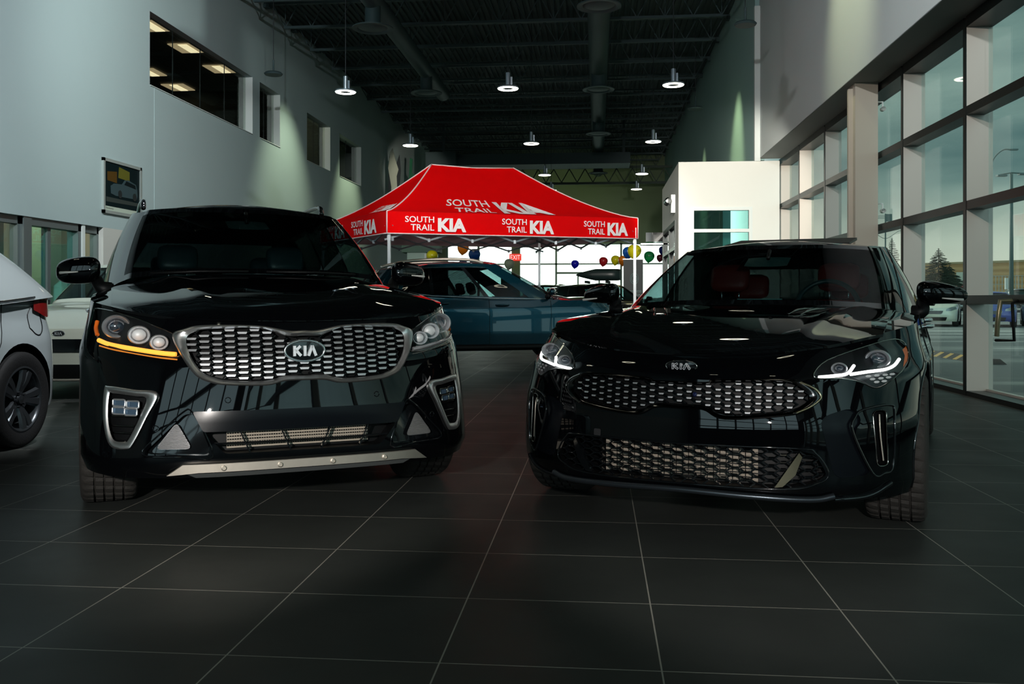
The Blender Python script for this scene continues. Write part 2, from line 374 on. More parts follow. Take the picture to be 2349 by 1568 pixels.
def tyre_mesh(r, w_, rim, tread, res=1):
    n = 160*res if tread else 48
    cs = [(-.50,rim,0),(-.52,rim+.012,0),(-.545,rim+(r-rim)*.35,0),(-.55,rim+(r-rim)*.55,0),(-.535,r-.028,0),(-.50,r-.012,0),(-.44,r-.003,1)]
    if tread:
        gro = (-.27, -.09, .09, .27)
        for g in gro:
            cs += [(g-.035, r-.0, 1), (g-.022, r-.0, 1), (g-.02, r-.011, 2), (g+.02, r-.011, 2), (g+.022, r, 1), (g+.035, r, 1)]
    else: cs += [(0, r, 0)]
    cs += [(.44,r-.003,1),(.50,r-.012,0),(.535,r-.028,0),(.55,rim+(r-rim)*.55,0),(.545,rim+(r-rim)*.35,0),(.52,rim+.012,0),(.50,rim,0)]
    P = []
    for k in range(n):
        row = []
        for (u, rr, t) in cs:
            if t == 1 and tread and k % 4 == 0: rr -= .009
            ph = 2*PI*(k+(u*2.5 if tread else 0))/n
            row.append((u*w_, math.cos(ph)*rr, math.sin(ph)*rr))
        P.append(row)
    return MB().grid(P, closeu=True)
def wheel(root, x, y, r, w_, rimr, style, tread, rimmat, name='wheel', shared=None):
    s = 1 if x > 0 else -1
    if shared:
        a = shared[0].copy(); b = shared[1].copy(); COL.objects.link(a); COL.objects.link(b); a.parent = root; b.parent = a; a.location = (x, y, r); a.rotation_euler = (0, 0, 0 if s > 0 else PI)
        return shared
    mb = MB(); o = w_/2
    mb.lathe([(rimr, o), (rimr-.012, o+.003), (rimr-.022, o-.004), (rimr-.03, o-.02), (rimr-.035, -o*.6), (.06, -o*.55), (.001, -o*.55)], 48, axis='X')
    nsp = style.get('n', 5)
    for k in range(nsp):
        a0 = 2*PI*k/nsp
        for da in style.get('split', (0,)):
            pts = []
            for rr, wd, dx in ((.03, style['w0'], -.035), (.09, style['w0'], -.02), (rimr*.6, (style['w0']+style['w1'])/2, -.008), (rimr-.012, style['w1'], -.004)):
                a = a0+da*(rr/rimr if style.get('v') else 1)
                c_, s_ = math.cos(a), math.sin(a)
                for q, hh in ((-1, -.018), (-.6, 0), (.6, 0), (1, -.018)):
                    pts.append((o+dx+hh, c_*rr-s_*q*wd/2, s_*rr+c_*q*wd/2))
            fs = [(i*4+j, i*4+j+1, i*4+j+5, i*4+j+4) for i in range(3) for j in range(3)]
            mb.add(pts, fs)
    mb.lathe([(.032, o-.03), (.03, o-.012), (.001, o-.008)], 20, axis='X')
    for k in range(5): a = 2*PI*(k+.5)/5; mb.lathe([(.009, o-.03), (.009, o-.012), (.001, o-.012)], 8, (0, math.cos(a)*.05, math.sin(a)*.05), 'X')
    ro = mb.build(name, rimmat, root, True, 35); ro.location = (x, y, r); ro.rotation_euler = (0, 0, 0 if s > 0 else PI)
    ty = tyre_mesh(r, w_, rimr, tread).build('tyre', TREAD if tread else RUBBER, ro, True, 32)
    return (ro, ty)
def greenhouse(S, root, paint, res, glassm=WSG, sideg=SIDEG, trim=None, rearg=None):
    rearg = rearg or sideg; mk_ = {'*w': ('windshield', glassm), '*r': ('rear_window', rearg), 'd': ('side_window', sideg), 'e': ('side_window', rearg), 'q': ('side_window', rearg), 'p': ('door_pillar', GLOSSB)}
    C = S['cab']; m = 5*res; NV = 10
    B = catmull([c[0:3] for c in C], m); T = catmull([c[3:6] for c in C], m); n = len(B); bow = S.get('bow', .035)
    def pt(i, v, s):
        b, t = B[i], T[i]; p = b+(t-b)*v; o = Vector((p.x, (p.y-S['cabc'])*.45, 0)); o = o.normalized() if o.length > 1e-6 else Vector((0, -1, 0))
        p = p+o*bow*4*v*(1-v)*.6+Vector((0, 0, 1))*0; return Vector((p.x*s, p.y, p.z))
    V = [k/NV for k in range(NV+1)]; lo, hi = S.get('gv', (.07, .93)); V = sorted(set(V+[lo, hi]))
    frame = MB(); parts = {}
    for s in (1, -1):
        G = [[pt(i, v, s) for v in V] for i in range(n)]
        for i in range(n-1):
            seg = i//m; kind = C[seg][6]
            for j in range(len(V)-1):
                mid = (V[j]+V[j+1])/2; q = [G[i][j], G[i+1][j], G[i+1][j+1], G[i][j+1]]
                if s < 0: q = q[::-1]
                if kind and lo < mid < hi: parts.setdefault((kind, s if kind[0] != '*' else 0), MB()).add(q, [(0,1,2,3)])
                else: frame.add(q, [(0,1,2,3)])
    def weld(o):
        b = bmesh.new(); b.from_mesh(o.data); bmesh.ops.remove_doubles(b, verts=b.verts, dist=.0004); b.to_mesh(o.data); b.free(); o.data.shade_smooth(); o.data.set_sharp_from_angle(angle=math.radians(40)); return o
    weld(frame.build('cabin_frame', paint, root, True, 45, recalc=False))
    for (k, s), mb in parts.items(): weld(mb.build(mk_[k][0], mk_[k][1], root, True, 45, recalc=False))
    # roof skin
    ring = [Vector(p) for p in T]+[Vector((-p.x, p.y, p.z)) for p in T[-2:0:-1]]; M = len(ring); NR = 8; ya = T[0].y+.35; yb = T[-1].y-.35; P = []
    for r in range(NR+1):
        t = r/NR; P.append([Vector((p.x*(1-t), p.y+(min(max(p.y, ya), yb)-p.y)*t, p.z+S['crown']*(1-(1-t)**2)+(S.get('rz', 0))*t)) for p in ring])
    mb = MB()
    for r in range(NR): mb.add(P[r]+P[r+1], [(j, (j+1) % M, M+(j+1) % M, M+j) for j in range(M)])
    rf = weld(mb.build('roof', paint, root, True, 60))
    if rf.data.polygons[len(rf.data.polygons)//2].normal.z < 0: rf.data.flip_normals()
    if trim:
        for s in (1, -1):
            pts = [pt(i, lo*.5, s) for i in range(n) if trim[0] <= B[i].y <= trim[1]]
            MB().tube([p+Vector((s*.006, 0, 0)) for p in pts], .009, 6).build('window_trim', CHROME, root, True)
            pts = [pt(i, hi+.02, s) for i in range(n) if trim[0]+.35 <= B[i].y <= trim[1]]
            MB().tube([p+Vector((s*.004, 0, 0)) for p in pts], .006, 6).build('window_trim', DCHROME, root, True)
    return B, T
def mirror(root, S, s, paint):
    M_ = S['mirror']; cx_, cy_, cz_, wx, wy, wz = M_['c']+M_['r']; mb = MB(); P = []; nu, nv = 28, 18; flat = M_.get('flat', .5)
    for i in range(nu):
        a = 2*PI*i/nu; row = []
        for j in range(nv+1):
            b = -PI/2+PI*j/nv; ce = lambda t: math.copysign(abs(math.cos(t))**.7, math.cos(t)); se = lambda t: math.copysign(abs(math.sin(t))**.7, math.sin(t))
            # x along car width, ring in (y, z)
            u = se(b); rr = ce(b)*(1-.28*(u+1)/2*M_.get('tip', 1)); yy = ce(a)*rr*wy; zz = se(a)*rr*wz
            if yy > 0: yy *= flat
            row.append((s*(cx_+u*wx), cy_+yy-s*0+u*.03, cz_+zz+M_.get('rise', 0)*u))
        P.append(row)
    root_m = MB().grid(P, closeu=True).build('wing_mirror', paint, root, True, 60)
    st = MB(); bx, by, bz = M_['foot']; st.tube(catmull([(s*bx, by, bz), (s*(bx+.05), by-.01, bz+.01), (s*(cx_-wx*.75), cy_+.01, cz_-wz*.55), (s*(cx_-wx*.3), cy_, cz_-wz*.5)], 4), [.04]*4+[.034]*4+[.032]*5, 10)
    st.build('mirror_arm', BLACKP, root_m, True, 60)
    ind = catmull([(s*(cx_+u*wx), cy_-wy*k_-.004, cz_+wz*M_.get('iz', -.18)+M_.get('rise', 0)*u) for u, k_ in ((.0, .96), (.3, .93), (.55, .85), (.8, .66))], 4)
    MB().tube([p for p in ind], [.004+.005*i/12 for i in range(13)], 6).build('indicator', mat('indicator_strip', (.9, .87, .82), .45, .2), root_m, True)
    return root_m
def headrest(mb, x, y, z, wd=.27, h=.19, t=.11, tilt=.12):
    P = []
    for i in range(13):
        v = -1+2*i/12; row = []
        for k in range(20):
            a = 2*PI*k/20; ce = math.copysign(abs(math.cos(a))**.55, math.cos(a)); se = math.copysign(abs(math.sin(a))**.7, math.sin(a)); q = max(1-abs(v)**4, .0)**.5
            row.append((x+ce*wd/2*(.55+.45*q), y+se*t/2*q+v*tilt*h, z+v*h/2))
        P.append(row)
    mb.grid([list(r) for r in zip(*P)], closeu=True)
def seats(root, specs, m):
    for (x, y, zb, zh) in specs:
        bk = MB(); P = []
        for i in range(9):
            v = i/8; row = []
            for k in range(20):
                a = 2*PI*k/20; ce = math.copysign(abs(math.cos(a))**.5, math.cos(a)); se = math.copysign(abs(math.sin(a))**.8, math.sin(a)); q = 1 if v < .85 else math.sqrt(max(0, 1-((v-.85)/.15)**2))
                row.append((x+ce*(.25-.05*v)*(.7+.3*q), y+.2*v+se*.075*(.3+.7*q), zb-.5+(.5)*v))
            P.append(row)
        bk.grid([list(r) for r in zip(*P)], closeu=True)
        so = bk.build('seat', m, root, True, 60)
        h = MB(); headrest(h, x, y+.2, zh); h.build('headrest', m, so, True, 60)
        p = MB()
        for dx in (-.06, .06): p.tube([(x+dx, y+.2, zb-.03), (x+dx, y+.2, zh-.07)], .006, 6)
        p.build('headrest_post', CHROME, so, True)
# ================================================================ front details shared by the two black cars
def sym(right):                              # right half outline, first and last point on the centre line
    return right+[(-x, z) for x, z in right[-2:0:-1]]
def honeycomb(S, poly, px_, pz_, bw, bh, dy, depth, barmat, meshmat, root, name, margin=.008, lens_w=.0035, skip=None):
    bars = MB(); dark = MB(); x0 = min(p[0] for p in poly); x1 = max(p[0] for p in poly); z0 = min(p[1] for p in poly); z1 = max(p[1] for p in poly)
    nx = int((x1-x0)/px_)+2; nz = int((z1-z0)/pz_)+2
    for i in range(-nx//2, nx//2+1):
        x = i*px_
        for j in range(-1, nz):
            z = z0+pz_*(j+(.5 if i % 2 else 0)); 
            if skip and skip(x, z): continue
            ins = inpoly(poly, x, z) and edist(poly, x, z) > margin
            def Y(xx, zz, o): return surf_y(S, xx, zz)+o
            hw = bw/2
            if ins:
                vs = []
                for (a, zz, o) in ((-hw, z+bh*.5, dy), (hw, z+bh*.5, dy), (hw*.78, z-bh*.5, dy-.0018), (-hw*.78, z-bh*.5, dy-.0018)): vs.append((x+a, Y(x+a, zz, o), zz))
                for (a, zz) in ((-hw, z+bh*.5), (hw, z+bh*.5), (hw*.78, z-bh*.5), (-hw*.78, z-bh*.5)): vs.append((x+a, Y(x+a, zz, dy+depth), zz))
                bars.add(vs, [(0,1,2,3)]); bars.add(vs, [(4,7,6,5),(0,4,5,1),(1,5,6,2),(2,6,7,3),(3,7,4,0)], 1)
            for sg in (1,):
                xa, za = x+hw*.9, z; xb = x+px_-hw*.9
                for zz in (z+pz_/2, z-pz_/2):
                    if inpoly(poly, (xa+xb)/2, (za+zz)/2) and edist(poly, (xa+xb)/2, (za+zz)/2) > margin*.5:
                        dark.bar((xa, Y(xa, za, dy+.01), za), (xb, Y(xb, zz, dy+.01), zz), .018, lens_w, up=(0, 0, 1))
    b = bars.build(name, [barmat, GLOSSB], root, recalc=False); dark.build('grille_mesh', meshmat, b); return b
def kia_badge(root, S, z, a, b, off, outline=False, fn=None):
    fn = fn or (lambda x, zz: surf_y(S, x, zz)); n = 48
    ring = [(math.cos(2*PI*k/n)*a, fn(math.cos(2*PI*k/n)*a*.9, z)+off, z+math.sin(2*PI*k/n)*b) for k in range(n)]
    o = MB().tube(ring, b*.13, 8, True).build('badge', DCHROME if outline else CHROME, root, True)
    yc = fn(0, z)+off
    d = MB(); d.add([(0, yc-.002, z)]+[(p[0]*.97, p[1]+.001, z+(p[2]-z)*.97) for p in ring], [(0, k+1, (k+1) % n+1) for k in range(n)]); d.build('badge_plate', GLOSSB, o)
    L_ = MB(); h = b*.5; t = b*.2
    def st(p, q, wd=t): L_.bar((p[0], yc-.006, z+p[1]), (q[0], yc-.006, z+q[1]), wd, .006, up=(0, 1, 0))
    def lt(p, q, wd):                       # a hollow stroke drawn by its edges
        if not outline: st(p, q, wd); return
        d_ = Vector((q[0]-p[0], q[1]-p[1])); nrm = Vector((-d_.y, d_.x)).normalized()*wd*.5
        for s in (1, -1): st((p[0]+nrm.x*s, p[1]+nrm.y*s), (q[0]+nrm.x*s, q[1]+nrm.y*s), wd*.24)
        for e in (p, q): st((e[0]+nrm.x, e[1]+nrm.y), (e[0]-nrm.x, e[1]-nrm.y), wd*.24)
    u = a/.1*.9; w_ = t*1.35
    lt((-.058*u, -h), (-.058*u, h), w_); lt((-.054*u, 0), (-.026*u, h*.95), w_); lt((-.050*u, .1*h), (-.022*u, -h*.95), w_)
    lt((.0, -h), (.0, h), w_); lt((.020*u, -h), (.040*u, h), w_); lt((.040*u, h), (.062*u, -h), w_)
    L_.build('badge_letters', BARC, o); return o
def lamp_unit(root, S, s, x, z, r, dy, wide=1.0, name='projector', rad=None, bright=False):
    y = surf_y(S, x, z)+dy; o = (s*x, y, z); mb = MB()
    mb.lathe([(r*1.0, .03), (r*1.15, .012), (r*1.22, -.004), (r*1.1, -.010), (r*.98, -.004), (r*.80, .016)], 28, o, 'Y')
    mb.v = [(o[0]+(v[0]-o[0])*wide, v[1], v[2]) for v in mb.v]
    b = mb.build(name, BARC, root, True, 50)
    q = MB(); q.lathe([(.0005, -.004)]+[(r*.78*math.sin(t*PI/12), -.004+.02*(1-math.cos(t*PI/12))) for t in range(1, 7)], 24, o, 'Y'); q.v = [(o[0]+(v[0]-o[0])*wide, v[1], v[2]) for v in q.v]
    q.build('projector_lens', mat('projector_glint', (.92, .91, .92), .5, .2) if bright else mat('projector_dark', (.02, .03, .045), .03, coat=1), b, True)  # pale lens colour stands in for a flash glint
    return b
def hood_panel(S, root, paint, hw, yf, yb, raise_=.006):
    nx, ny = 40, 40; P = []
    for i in range(nx+1):
        a = -1+2*i/nx; row = []
        for j in range(ny+1):
            t = j/ny; y0 = yf(a); y1 = yb(a); y = y0+(y1-y0)*t; x = a*hw(y); row.append((x, y, H(S, x, y)+raise_))
        P.append(row)
    edge = MB(); edge.grid(P)
    rim = [P[i][0] for i in range(nx+1)]+[P[nx][j] for j in range(1, ny+1)]+[P[i][ny] for i in range(nx-1, -1, -1)]+[P[0][j] for j in range(ny-1, 0, -1)]
    k = len(rim); edge.add(rim+[(x, y, z-.012) for x, y, z in rim], [(i, (i+1) % k, k+(i+1) % k, k+i) for i in range(k)])
    o = edge.build('hood', paint, root); b = bmesh.new(); b.from_mesh(o.data); bmesh.ops.remove_doubles(b, verts=b.verts, dist=.0005); b.to_mesh(o.data); b.free()
    o.data.shade_smooth(); o.data.set_sharp_from_angle(angle=math.radians(35)); return o
def wiper(root, pts, S):
    MB().tube(pts, .007, 6).build('wiper', BLACKP, root, True)
AMBER = mat('amber_drl', (1, .36, .04), .3, emit=(1, .34, .045), estr=1.5)
AMBER2 = mat('amber_dim', (.6, .2, .03), .3, emit=(1, .28, .03), estr=.35)
WHITEDRL = mat('white_drl', (1, 1, 1), .3, emit=(1, .97, .95), estr=3.2)
OFFDRL = mat('unlit_drl', (.55, .52, .54), .12, .7)
ORANGE = mat('orange_reflector', (.85, .16, .01), .45, coat=.3)
HOUSE = mat('lamp_housing', (.05, .055, .06), .3, .8)
RADI = mat('radiator_beige', (.42, .36, .29), .5, .2, noise=.25, nscale=220)
BLACKLEATHER = mat('black_leather', (.020, .050, .058), .38)
REDLEATHER = mat('red_leather', (.26, .022, .018), .45, bump=.1, bscale=150)
# ---------------------------------------------------------------- black SUV
SUV = dict(front=[(.2,-.875,.90,.75,3.2),(.3,-.915,.93,.75,3.2),(.5,-.915,.945,.78,2.7),(.75,-.885,.94,.8,2.4),(.9,-.83,.905,.8,2.3),(1.0,-.80,.888,.8,2.2),(1.15,-.8,.87,.8,2.2)],
    rear=lambda z: 3.86-.12*max(0, z-.75), bot=[(-.95,.235),(-.35,.24),(.5,.23),(3.0,.24),(3.5,.31),(3.9,.38)],
    edge=[(-.95,.893),(-.80,.90),(-.6,.937),(-.45,.965),(-.2,.99),(.2,1.02),(.8,1.04),(1.5,1.045),(2.6,1.075),(3.3,1.11),(3.9,1.12)],
    hood=[(-.83,.893),(-.76,.937),(-.6,.988),(-.3,1.045),(0,1.09),(.3,1.128),(.45,1.14),(.60,1.12),(.85,1.03),(3.3,1.08),(3.9,1.12)], hp=3.2,
    ridge=[(lambda y: .36+.12*(y+.8), .06, .012, -.75, .5)],
    cab=[(0,.40,1.150,0,1.16,1.59,'*w'),(.40,.42,1.145,.33,1.175,1.587,'*w'),(.66,.50,1.125,.55,1.22,1.572,'*w'),(.735,.55,1.105,.60,1.25,1.56,None),(.80,.64,1.07,.64,1.31,1.555,None),
        (.845,.85,1.04,.662,1.45,1.565,'d'),(.86,1.25,1.035,.672,1.65,1.575,'d'),(.87,1.68,1.04,.674,1.90,1.58,'p'),(.872,1.76,1.04,.674,1.96,1.58,'e'),(.87,2.55,1.065,.665,2.55,1.57,None),
        (.868,2.63,1.068,.665,2.62,1.568,'q'),(.855,3.2,1.09,.64,3.0,1.54,None),(.80,3.55,1.11,.58,3.3,1.52,None),(.70,3.66,1.12,.50,3.36,1.51,'*r'),(.35,3.74,1.13,.25,3.40,1.515,'*r'),(0,3.76,1.13,0,3.41,1.515,None)],
    cabc=2.0, crown=.055, mirror=dict(c=(.965,.70,1.165), r=(.115,.085,.082), foot=(.80,.66,1.06), tip=.55, rise=-.008, iz=-.12))
def build_suv():
    S = SUV; ph = math.radians(23.54); t = empty('sport_utility_vehicle', cw(-1.282, 4.910), ph+TH, 'glossy black sport utility vehicle with chrome mesh grille and lit amber lamp strip', 'car', 'black cars on display')
    body = body_shell(S, t, PAINT, 2)
    gout = sym([(0,.862),(.066,.862),(.20,.885),(.42,.888),(.50,.872),(.548,.845),(.52,.765),(.462,.675),(.40,.642),(.33,.630),(.17,.624),(.09,.640),(0,.642)])
    gin = sym([(0,.838),(.075,.838),(.19,.873),(.40,.870),(.455,.860),(.492,.832),(.482,.765),(.435,.69),(.38,.662),(.32,.65),(.17,.645),(.09,.662),(0,.663)])
    cm = lambda p, k=5: [(q.x, q.z) for q in catmull([(x, 0, z) for x, z in p], k, True)]
    hl = [(.864,.930),(.850,.958),(.713,.925),(.60,.878),(.535,.845),(.512,.80),(.525,.752),(.66,.762),(.784,.788),(.855,.834)]
    fog_o = [(.822,.607),(.80,.622),(.70,.612),(.61,.598),(.652,.50),(.708,.385),(.735,.362),(.80,.374),(.826,.48)]
    fog_i = [(.802,.585),(.782,.592),(.70,.584),(.655,.574),(.68,.50),(.724,.405),(.742,.392),(.786,.400),(.806,.48)]
    tri = rounded([(.668,.345),(.500,.515),(.455,.50),(.398,.331)], .03); trim_ = rounded([(.622,.360),(.536,.475),(.475,.360)], .025)
    intake = rounded([(-.425,.430),(.425,.430),(.345,.336),(-.345,.336)], .02)
    cuts = []
    for s in (1, -1):
        for (y) in (0, 2.78): cuts.append(arch_cutter(s*.60, s*1.3, y, .385, .425))
        f = (lambda p: p) if s > 0 else mir
        cuts += [recess_cutter(S, f(cm(hl, 3)), .075, HOUSE), recess_cutter(S, f(cm(fog_i, 3)), .06), recess_cutter(S, f(tri), .035, GLOSSB)]
    cuts += [recess_cutter(S, cm(gin, 3), .07), recess_cutter(S, intake, .10)]
    boolean(body, cuts); body.data.shade_smooth(); body.data.set_sharp_from_angle(angle=math.radians(32))
    hood_panel(S, t, PAINT, lambda y: .795, lambda a: surf_y(S, a*.795, .9)+.008, lambda a: .43+.10*abs(a)**2)
    greenhouse(S, t, PAINT, 2, rearg=DARKG)
    # grille
    surf_frame(S, gout, gin, -.004, 'grille_surround', FRAMEC, t, .02)
    honeycomb(S, cm(gin, 3), .0525, .0245, .043, .0095, .006, .03, BARC, GLOSSB, t, 'grille')
    kia_badge(t, S, .772, .088, .046, -.012)
    for s in (1, -1):
        f = (lambda p: p) if s > 0 else mir
        h = surf_patch(S, f(cm(hl, 4)), -.0015, 'headlight', LENS, t, .02)
        for k, (x, z, r) in enumerate(((.772,.878,.044),(.680,.843,.035),(.600,.812,.029))): lamp_unit(h, S, s, x, z, r, .03, 1.15, bright=(k > 0))
        surf_tube(S, f([(.845,.816),(.80,.800),(.714,.785),(.60,.768),(.535,.762)]), .0105, .006, 'daytime_strip', AMBER if s < 0 else OFFDRL, h)['label'] = 'lit amber lamp strip' if s < 0 else 'unlit grey lamp strip'
        surf_tube(S, f([(.842,.792),(.784,.778),(.70,.764),(.60,.748),(.53,.740)]), .0035, .002, 'lower_strip', AMBER2 if s < 0 else DCHROME, h)
        surf_tube(S, f([(.853,.90),(.858,.87),(.852,.84)]), .010, .004, 'side_marker', ORANGE, h)
        surf_tube(S, f(cm(hl, 2)), .0035, .0, 'headlight_rim', DCHROME, h, 2, 6, True)
        fo = surf_frame(S, f(fog_o), f(fog_i), -.003, 'fog_lamp', FRAMEC, t, .014)
        for (x, z) in ((.762,.552),(.708,.548),(.764,.519),(.716,.516)):
            q = rounded([(x-.024,z-.014),(x+.024,z-.014),(x+.024,z+.014),(x-.024,z+.014)], .007)
            surf_tube(S, f(q), .0042, .004, 'fog_lens_ring', BARC if s < 0 else DCHROME, fo, 1, 6, True); surf_patch(S, f(q), .010, 'fog_lens', mat('fog_lens', (.12, .2, .3), .06, .6), fo, .02)
        for k, z in enumerate((.495, .455, .425)):
            surf_tube(S, f([(.692+k*.01,z),(.795,z)]), .003, .02, 'fog_slat', DCHROME, fo, 2)
        tp = surf_patch(S, f(trim_), .016, 'corner_vent', mat('vent_mesh', (.20, .20, .21), .45, .5), t, .02)
        for k in range(18):
            z = .366+k*.0058; 
            xs = [x/200 for x in range(80, 140) if inpoly(trim_, x/200, z)]
            if len(xs) > 2: surf_tube(S, f([(xs[0], z), (xs[-1], z)]), .0016, .012, 'vent_rib', mat('vent_rib', (.45, .44, .43), .4, .7), tp, 3, 4)
        surf_tube(S, f([(.672,.342),(.60,.43),(.515,.515),(.47,.512),(.392,.327),(.52,.330)]), .004, .0, 'vent_edge', GLOSSB, t, 4, 6, True)
        mirror(t, S, s, PAINT)
        y0 = .95
        MB().tube(catmull([(s*.60, 1.62, 1.615), (s*.60, 1.72, 1.672), (s*.605, 2.3, 1.685), (s*.60, 2.95, 1.66), (s*.585, 3.1, 1.60)], 8), .017, 8).build('roof_rail', GLOSSB, t, True)
        for x in (.33, .62): surf_tube(S, f([(x+.012*math.cos(a), (.565 if x < .5 else .45)+.012*math.sin(a)) for a in [k*PI/4 for k in range(8)]]), .002, -.001, 'parking_sensor', GLOSSB, t, 1, 5, True)
    # lower bumper
    surf_patch(S, rounded([(-.475,.520),(.475,.520),(.432,.432),(-.432,.432)], .012), -.004, 'bumper_panel', mat('satin_black', (.003, .004, .006), .22, spec=.2), t)
    rd = MB()
    for j in range(6):
        z = .350+j*.0135
        rd.box(-.33, surf_y(S, 0, .38)+.075, z, .30, surf_y(S, 0, .38)+.085, z+.0075)
    for k in range(60): rd.box(-.33+k*.0105, surf_y(S, 0, .38)+.078, .350, -.328+k*.0105, surf_y(S, 0, .38)+.084, .425)
    rd.build('radiator', RADI, t)
    ik = MB()
    for x in (-.26, -.085, .09, .265): ik.bar((x-.02*(-1 if x < 0 else 1)*-1, surf_y(S, x, .43)+.012, .430), (x+.02*(1 if x > 0 else -1)*-1, surf_y(S, x, .34)+.012, .338), .02, .006, up=(1, 0, 0))
    ik.tube([(x/20, surf_y(S, x/20, .378)+.015, .378) for x in range(-8, 9)], .005, 6)
    ik.build('intake_bars', GLOSSB, t)
    sk = surf_patch(S, [(-.515,.298),(.515,.298),(.578,.252),(.45,.262),(-.45,.262),(-.578,.252)], -.030, 'skid_plate', SATIN, t, .03, .02, fn=lambda x, z: surf_y(S, x, z)+(z-.27)*.35)
    for x in (-.351, -.115, .117, .358):
        y = surf_y(S, x, .279)-.031; b = MB(); b.lathe([(.012, .004), (.0115, -.002), (.008, -.004), (.0075, -.001), (.004, -.001), (.0035, -.004), (.0005, -.004)], 16, (x, y, .279), 'Y'); b.build('bolt', SATIN, sk, True, 40)
    surf_patch(S, [(-.50,.255),(.50,.255),(.46,.236),(-.46,.236)], -.012, 'skirt', mat('grey_skirt', (.05, .055, .055), .8), t, .04, .01)
    # wheels
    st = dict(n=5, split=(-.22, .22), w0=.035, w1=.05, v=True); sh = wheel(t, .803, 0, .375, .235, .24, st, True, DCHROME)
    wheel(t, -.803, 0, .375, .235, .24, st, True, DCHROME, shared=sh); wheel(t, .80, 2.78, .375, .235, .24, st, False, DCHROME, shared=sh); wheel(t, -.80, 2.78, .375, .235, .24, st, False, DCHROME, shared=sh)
    # cabin
    seats(t, [(-.37, 1.62, 1.13, 1.29), (.37, 1.62, 1.13, 1.29), (-.38, 2.55, 1.12, 1.25), (.38, 2.55, 1.12, 1.25)], BLACKLEATHER)
    m = MB(); P = []
    for i in range(13):
        a = -1+2*i/12; P.append([(a*.125, 1.03+zz*.1, 1.475+zz*(.034-.006*abs(a)**3)) for zz in (-1, -.5, 0, .5, 1)])
    m.grid(P); m.build('rear_view_mirror', mat('mirror_back', (.12, .2, .2), .25, .3), t, True)
    MB().tube([(0, 1.05, 1.49), (0, 1.10, 1.56)], .012, 8).build('mirror_stalk', BLACKP, t, True)
    wiper(t, [(-.60,.40,1.145),(-.35,.36,1.158),(-.08,.36,1.160)], S); wiper(t, [(.02,.36,1.160),(.3,.36,1.160),(.55,.42,1.15)], S)
    for s in (1, -1):                       # door seams, handles, lamps
        for yd in (.52, 1.72, 2.62):
            b = MB(); pts = [Vector((s*(outline_point(S, v, side_y=yd).x+.0005), yd+(.12*(1-v)**3 if yd > 2 else 0), outline_point(S, v, side_y=yd).z)) for v in [.12+.08*k for k in range(12)]]; b.tube(pts, .003, 4); b.build('door_seam', BLACKP, t)
        for yd in (1.45, 2.35):
            p = outline_point(S, .86, side_y=yd); h = MB(); h.tube(catmull([(s*(p.x-.005), yd-.10, p.z), (s*(p.x+.03), yd-.07, p.z), (s*(p.x+.032), yd+.07, p.z), (s*(p.x-.005), yd+.10, p.z)], 4), .013, 8); h.build('door_handle', CHROME, t, True)
        surf2 = MB(); surf2.box(s*.60, 3.70, .92, s*.86, 3.80, 1.06); surf2.build('tail_light', mat('tail_red', (.25, .01, .01), .15, coat=1), t)
    return t
build_suv()
# ---------------------------------------------------------------- black fastback sedan
STI = dict(front=[(.15,-.80,.88,.72,2.5),(.25,-.84,.915,.75,2.4),(.5,-.82,.935,.75,2.4),(.7,-.79,.93,.8,2.2),(.8,-.70,.90,.8,2.1),(.9,-.62,.88,.8,2.1),(1.0,-.6,.87,.8,2.1)],
    rear=lambda z: 3.98-.10*max(0, z-.8), bot=[(-.95,.205),(-.4,.20),(0,.17),(3.0,.17),(3.6,.22),(4.0,.30)],
    edge=[(-.95,.70),(-.79,.705),(-.65,.768),(-.5,.818),(-.4,.842),(-.1,.88),(.3,.905),(.8,.925),(1.5,.93),(2.5,.95),(3.3,.985),(4.0,.99)],
    hood=[(-.80,.70),(-.70,.762),(-.5,.826),(-.2,.882),(.2,.932),(.5,.958),(.66,.970),(.85,.95),(1.1,.90),(3.3,.94),(3.6,.985),(4.0,.99)], hp=3.0,
    ridge=[(lambda y: .40+.16*(y+.7), .05, .012, -.6, .75)],
    cab=[(0,.66,.975,0,1.55,1.352,'*w'),(.38,.69,.970,.32,1.57,1.350,'*w'),(.66,.78,.955,.54,1.64,1.338,'*w'),(.735,.85,.945,.58,1.68,1.330,None),(.80,.95,.925,.615,1.73,1.33,None),
        (.83,1.15,.92,.635,1.83,1.34,'d'),(.85,1.5,.92,.645,1.98,1.348,'d'),(.86,1.9,.925,.645,2.12,1.35,'p'),(.862,1.98,.925,.645,2.18,1.35,'e'),(.85,2.75,.94,.62,2.7,1.33,None),
        (.845,2.82,.94,.61,2.76,1.325,'q'),(.81,3.25,.96,.57,2.95,1.30,None),(.74,3.55,.97,.52,3.1,1.28,None),(.66,3.68,.98,.46,3.18,1.27,'*r'),(.35,3.78,.985,.25,3.22,1.27,'*r'),(0,3.80,.985,0,3.23,1.27,None)],
    cabc=2.0, crown=.045, mirror=dict(c=(.985,1.00,1.035), r=(.128,.085,.074), foot=(.84,.98,.93), tip=1.6, rise=-.012, iz=-.36))
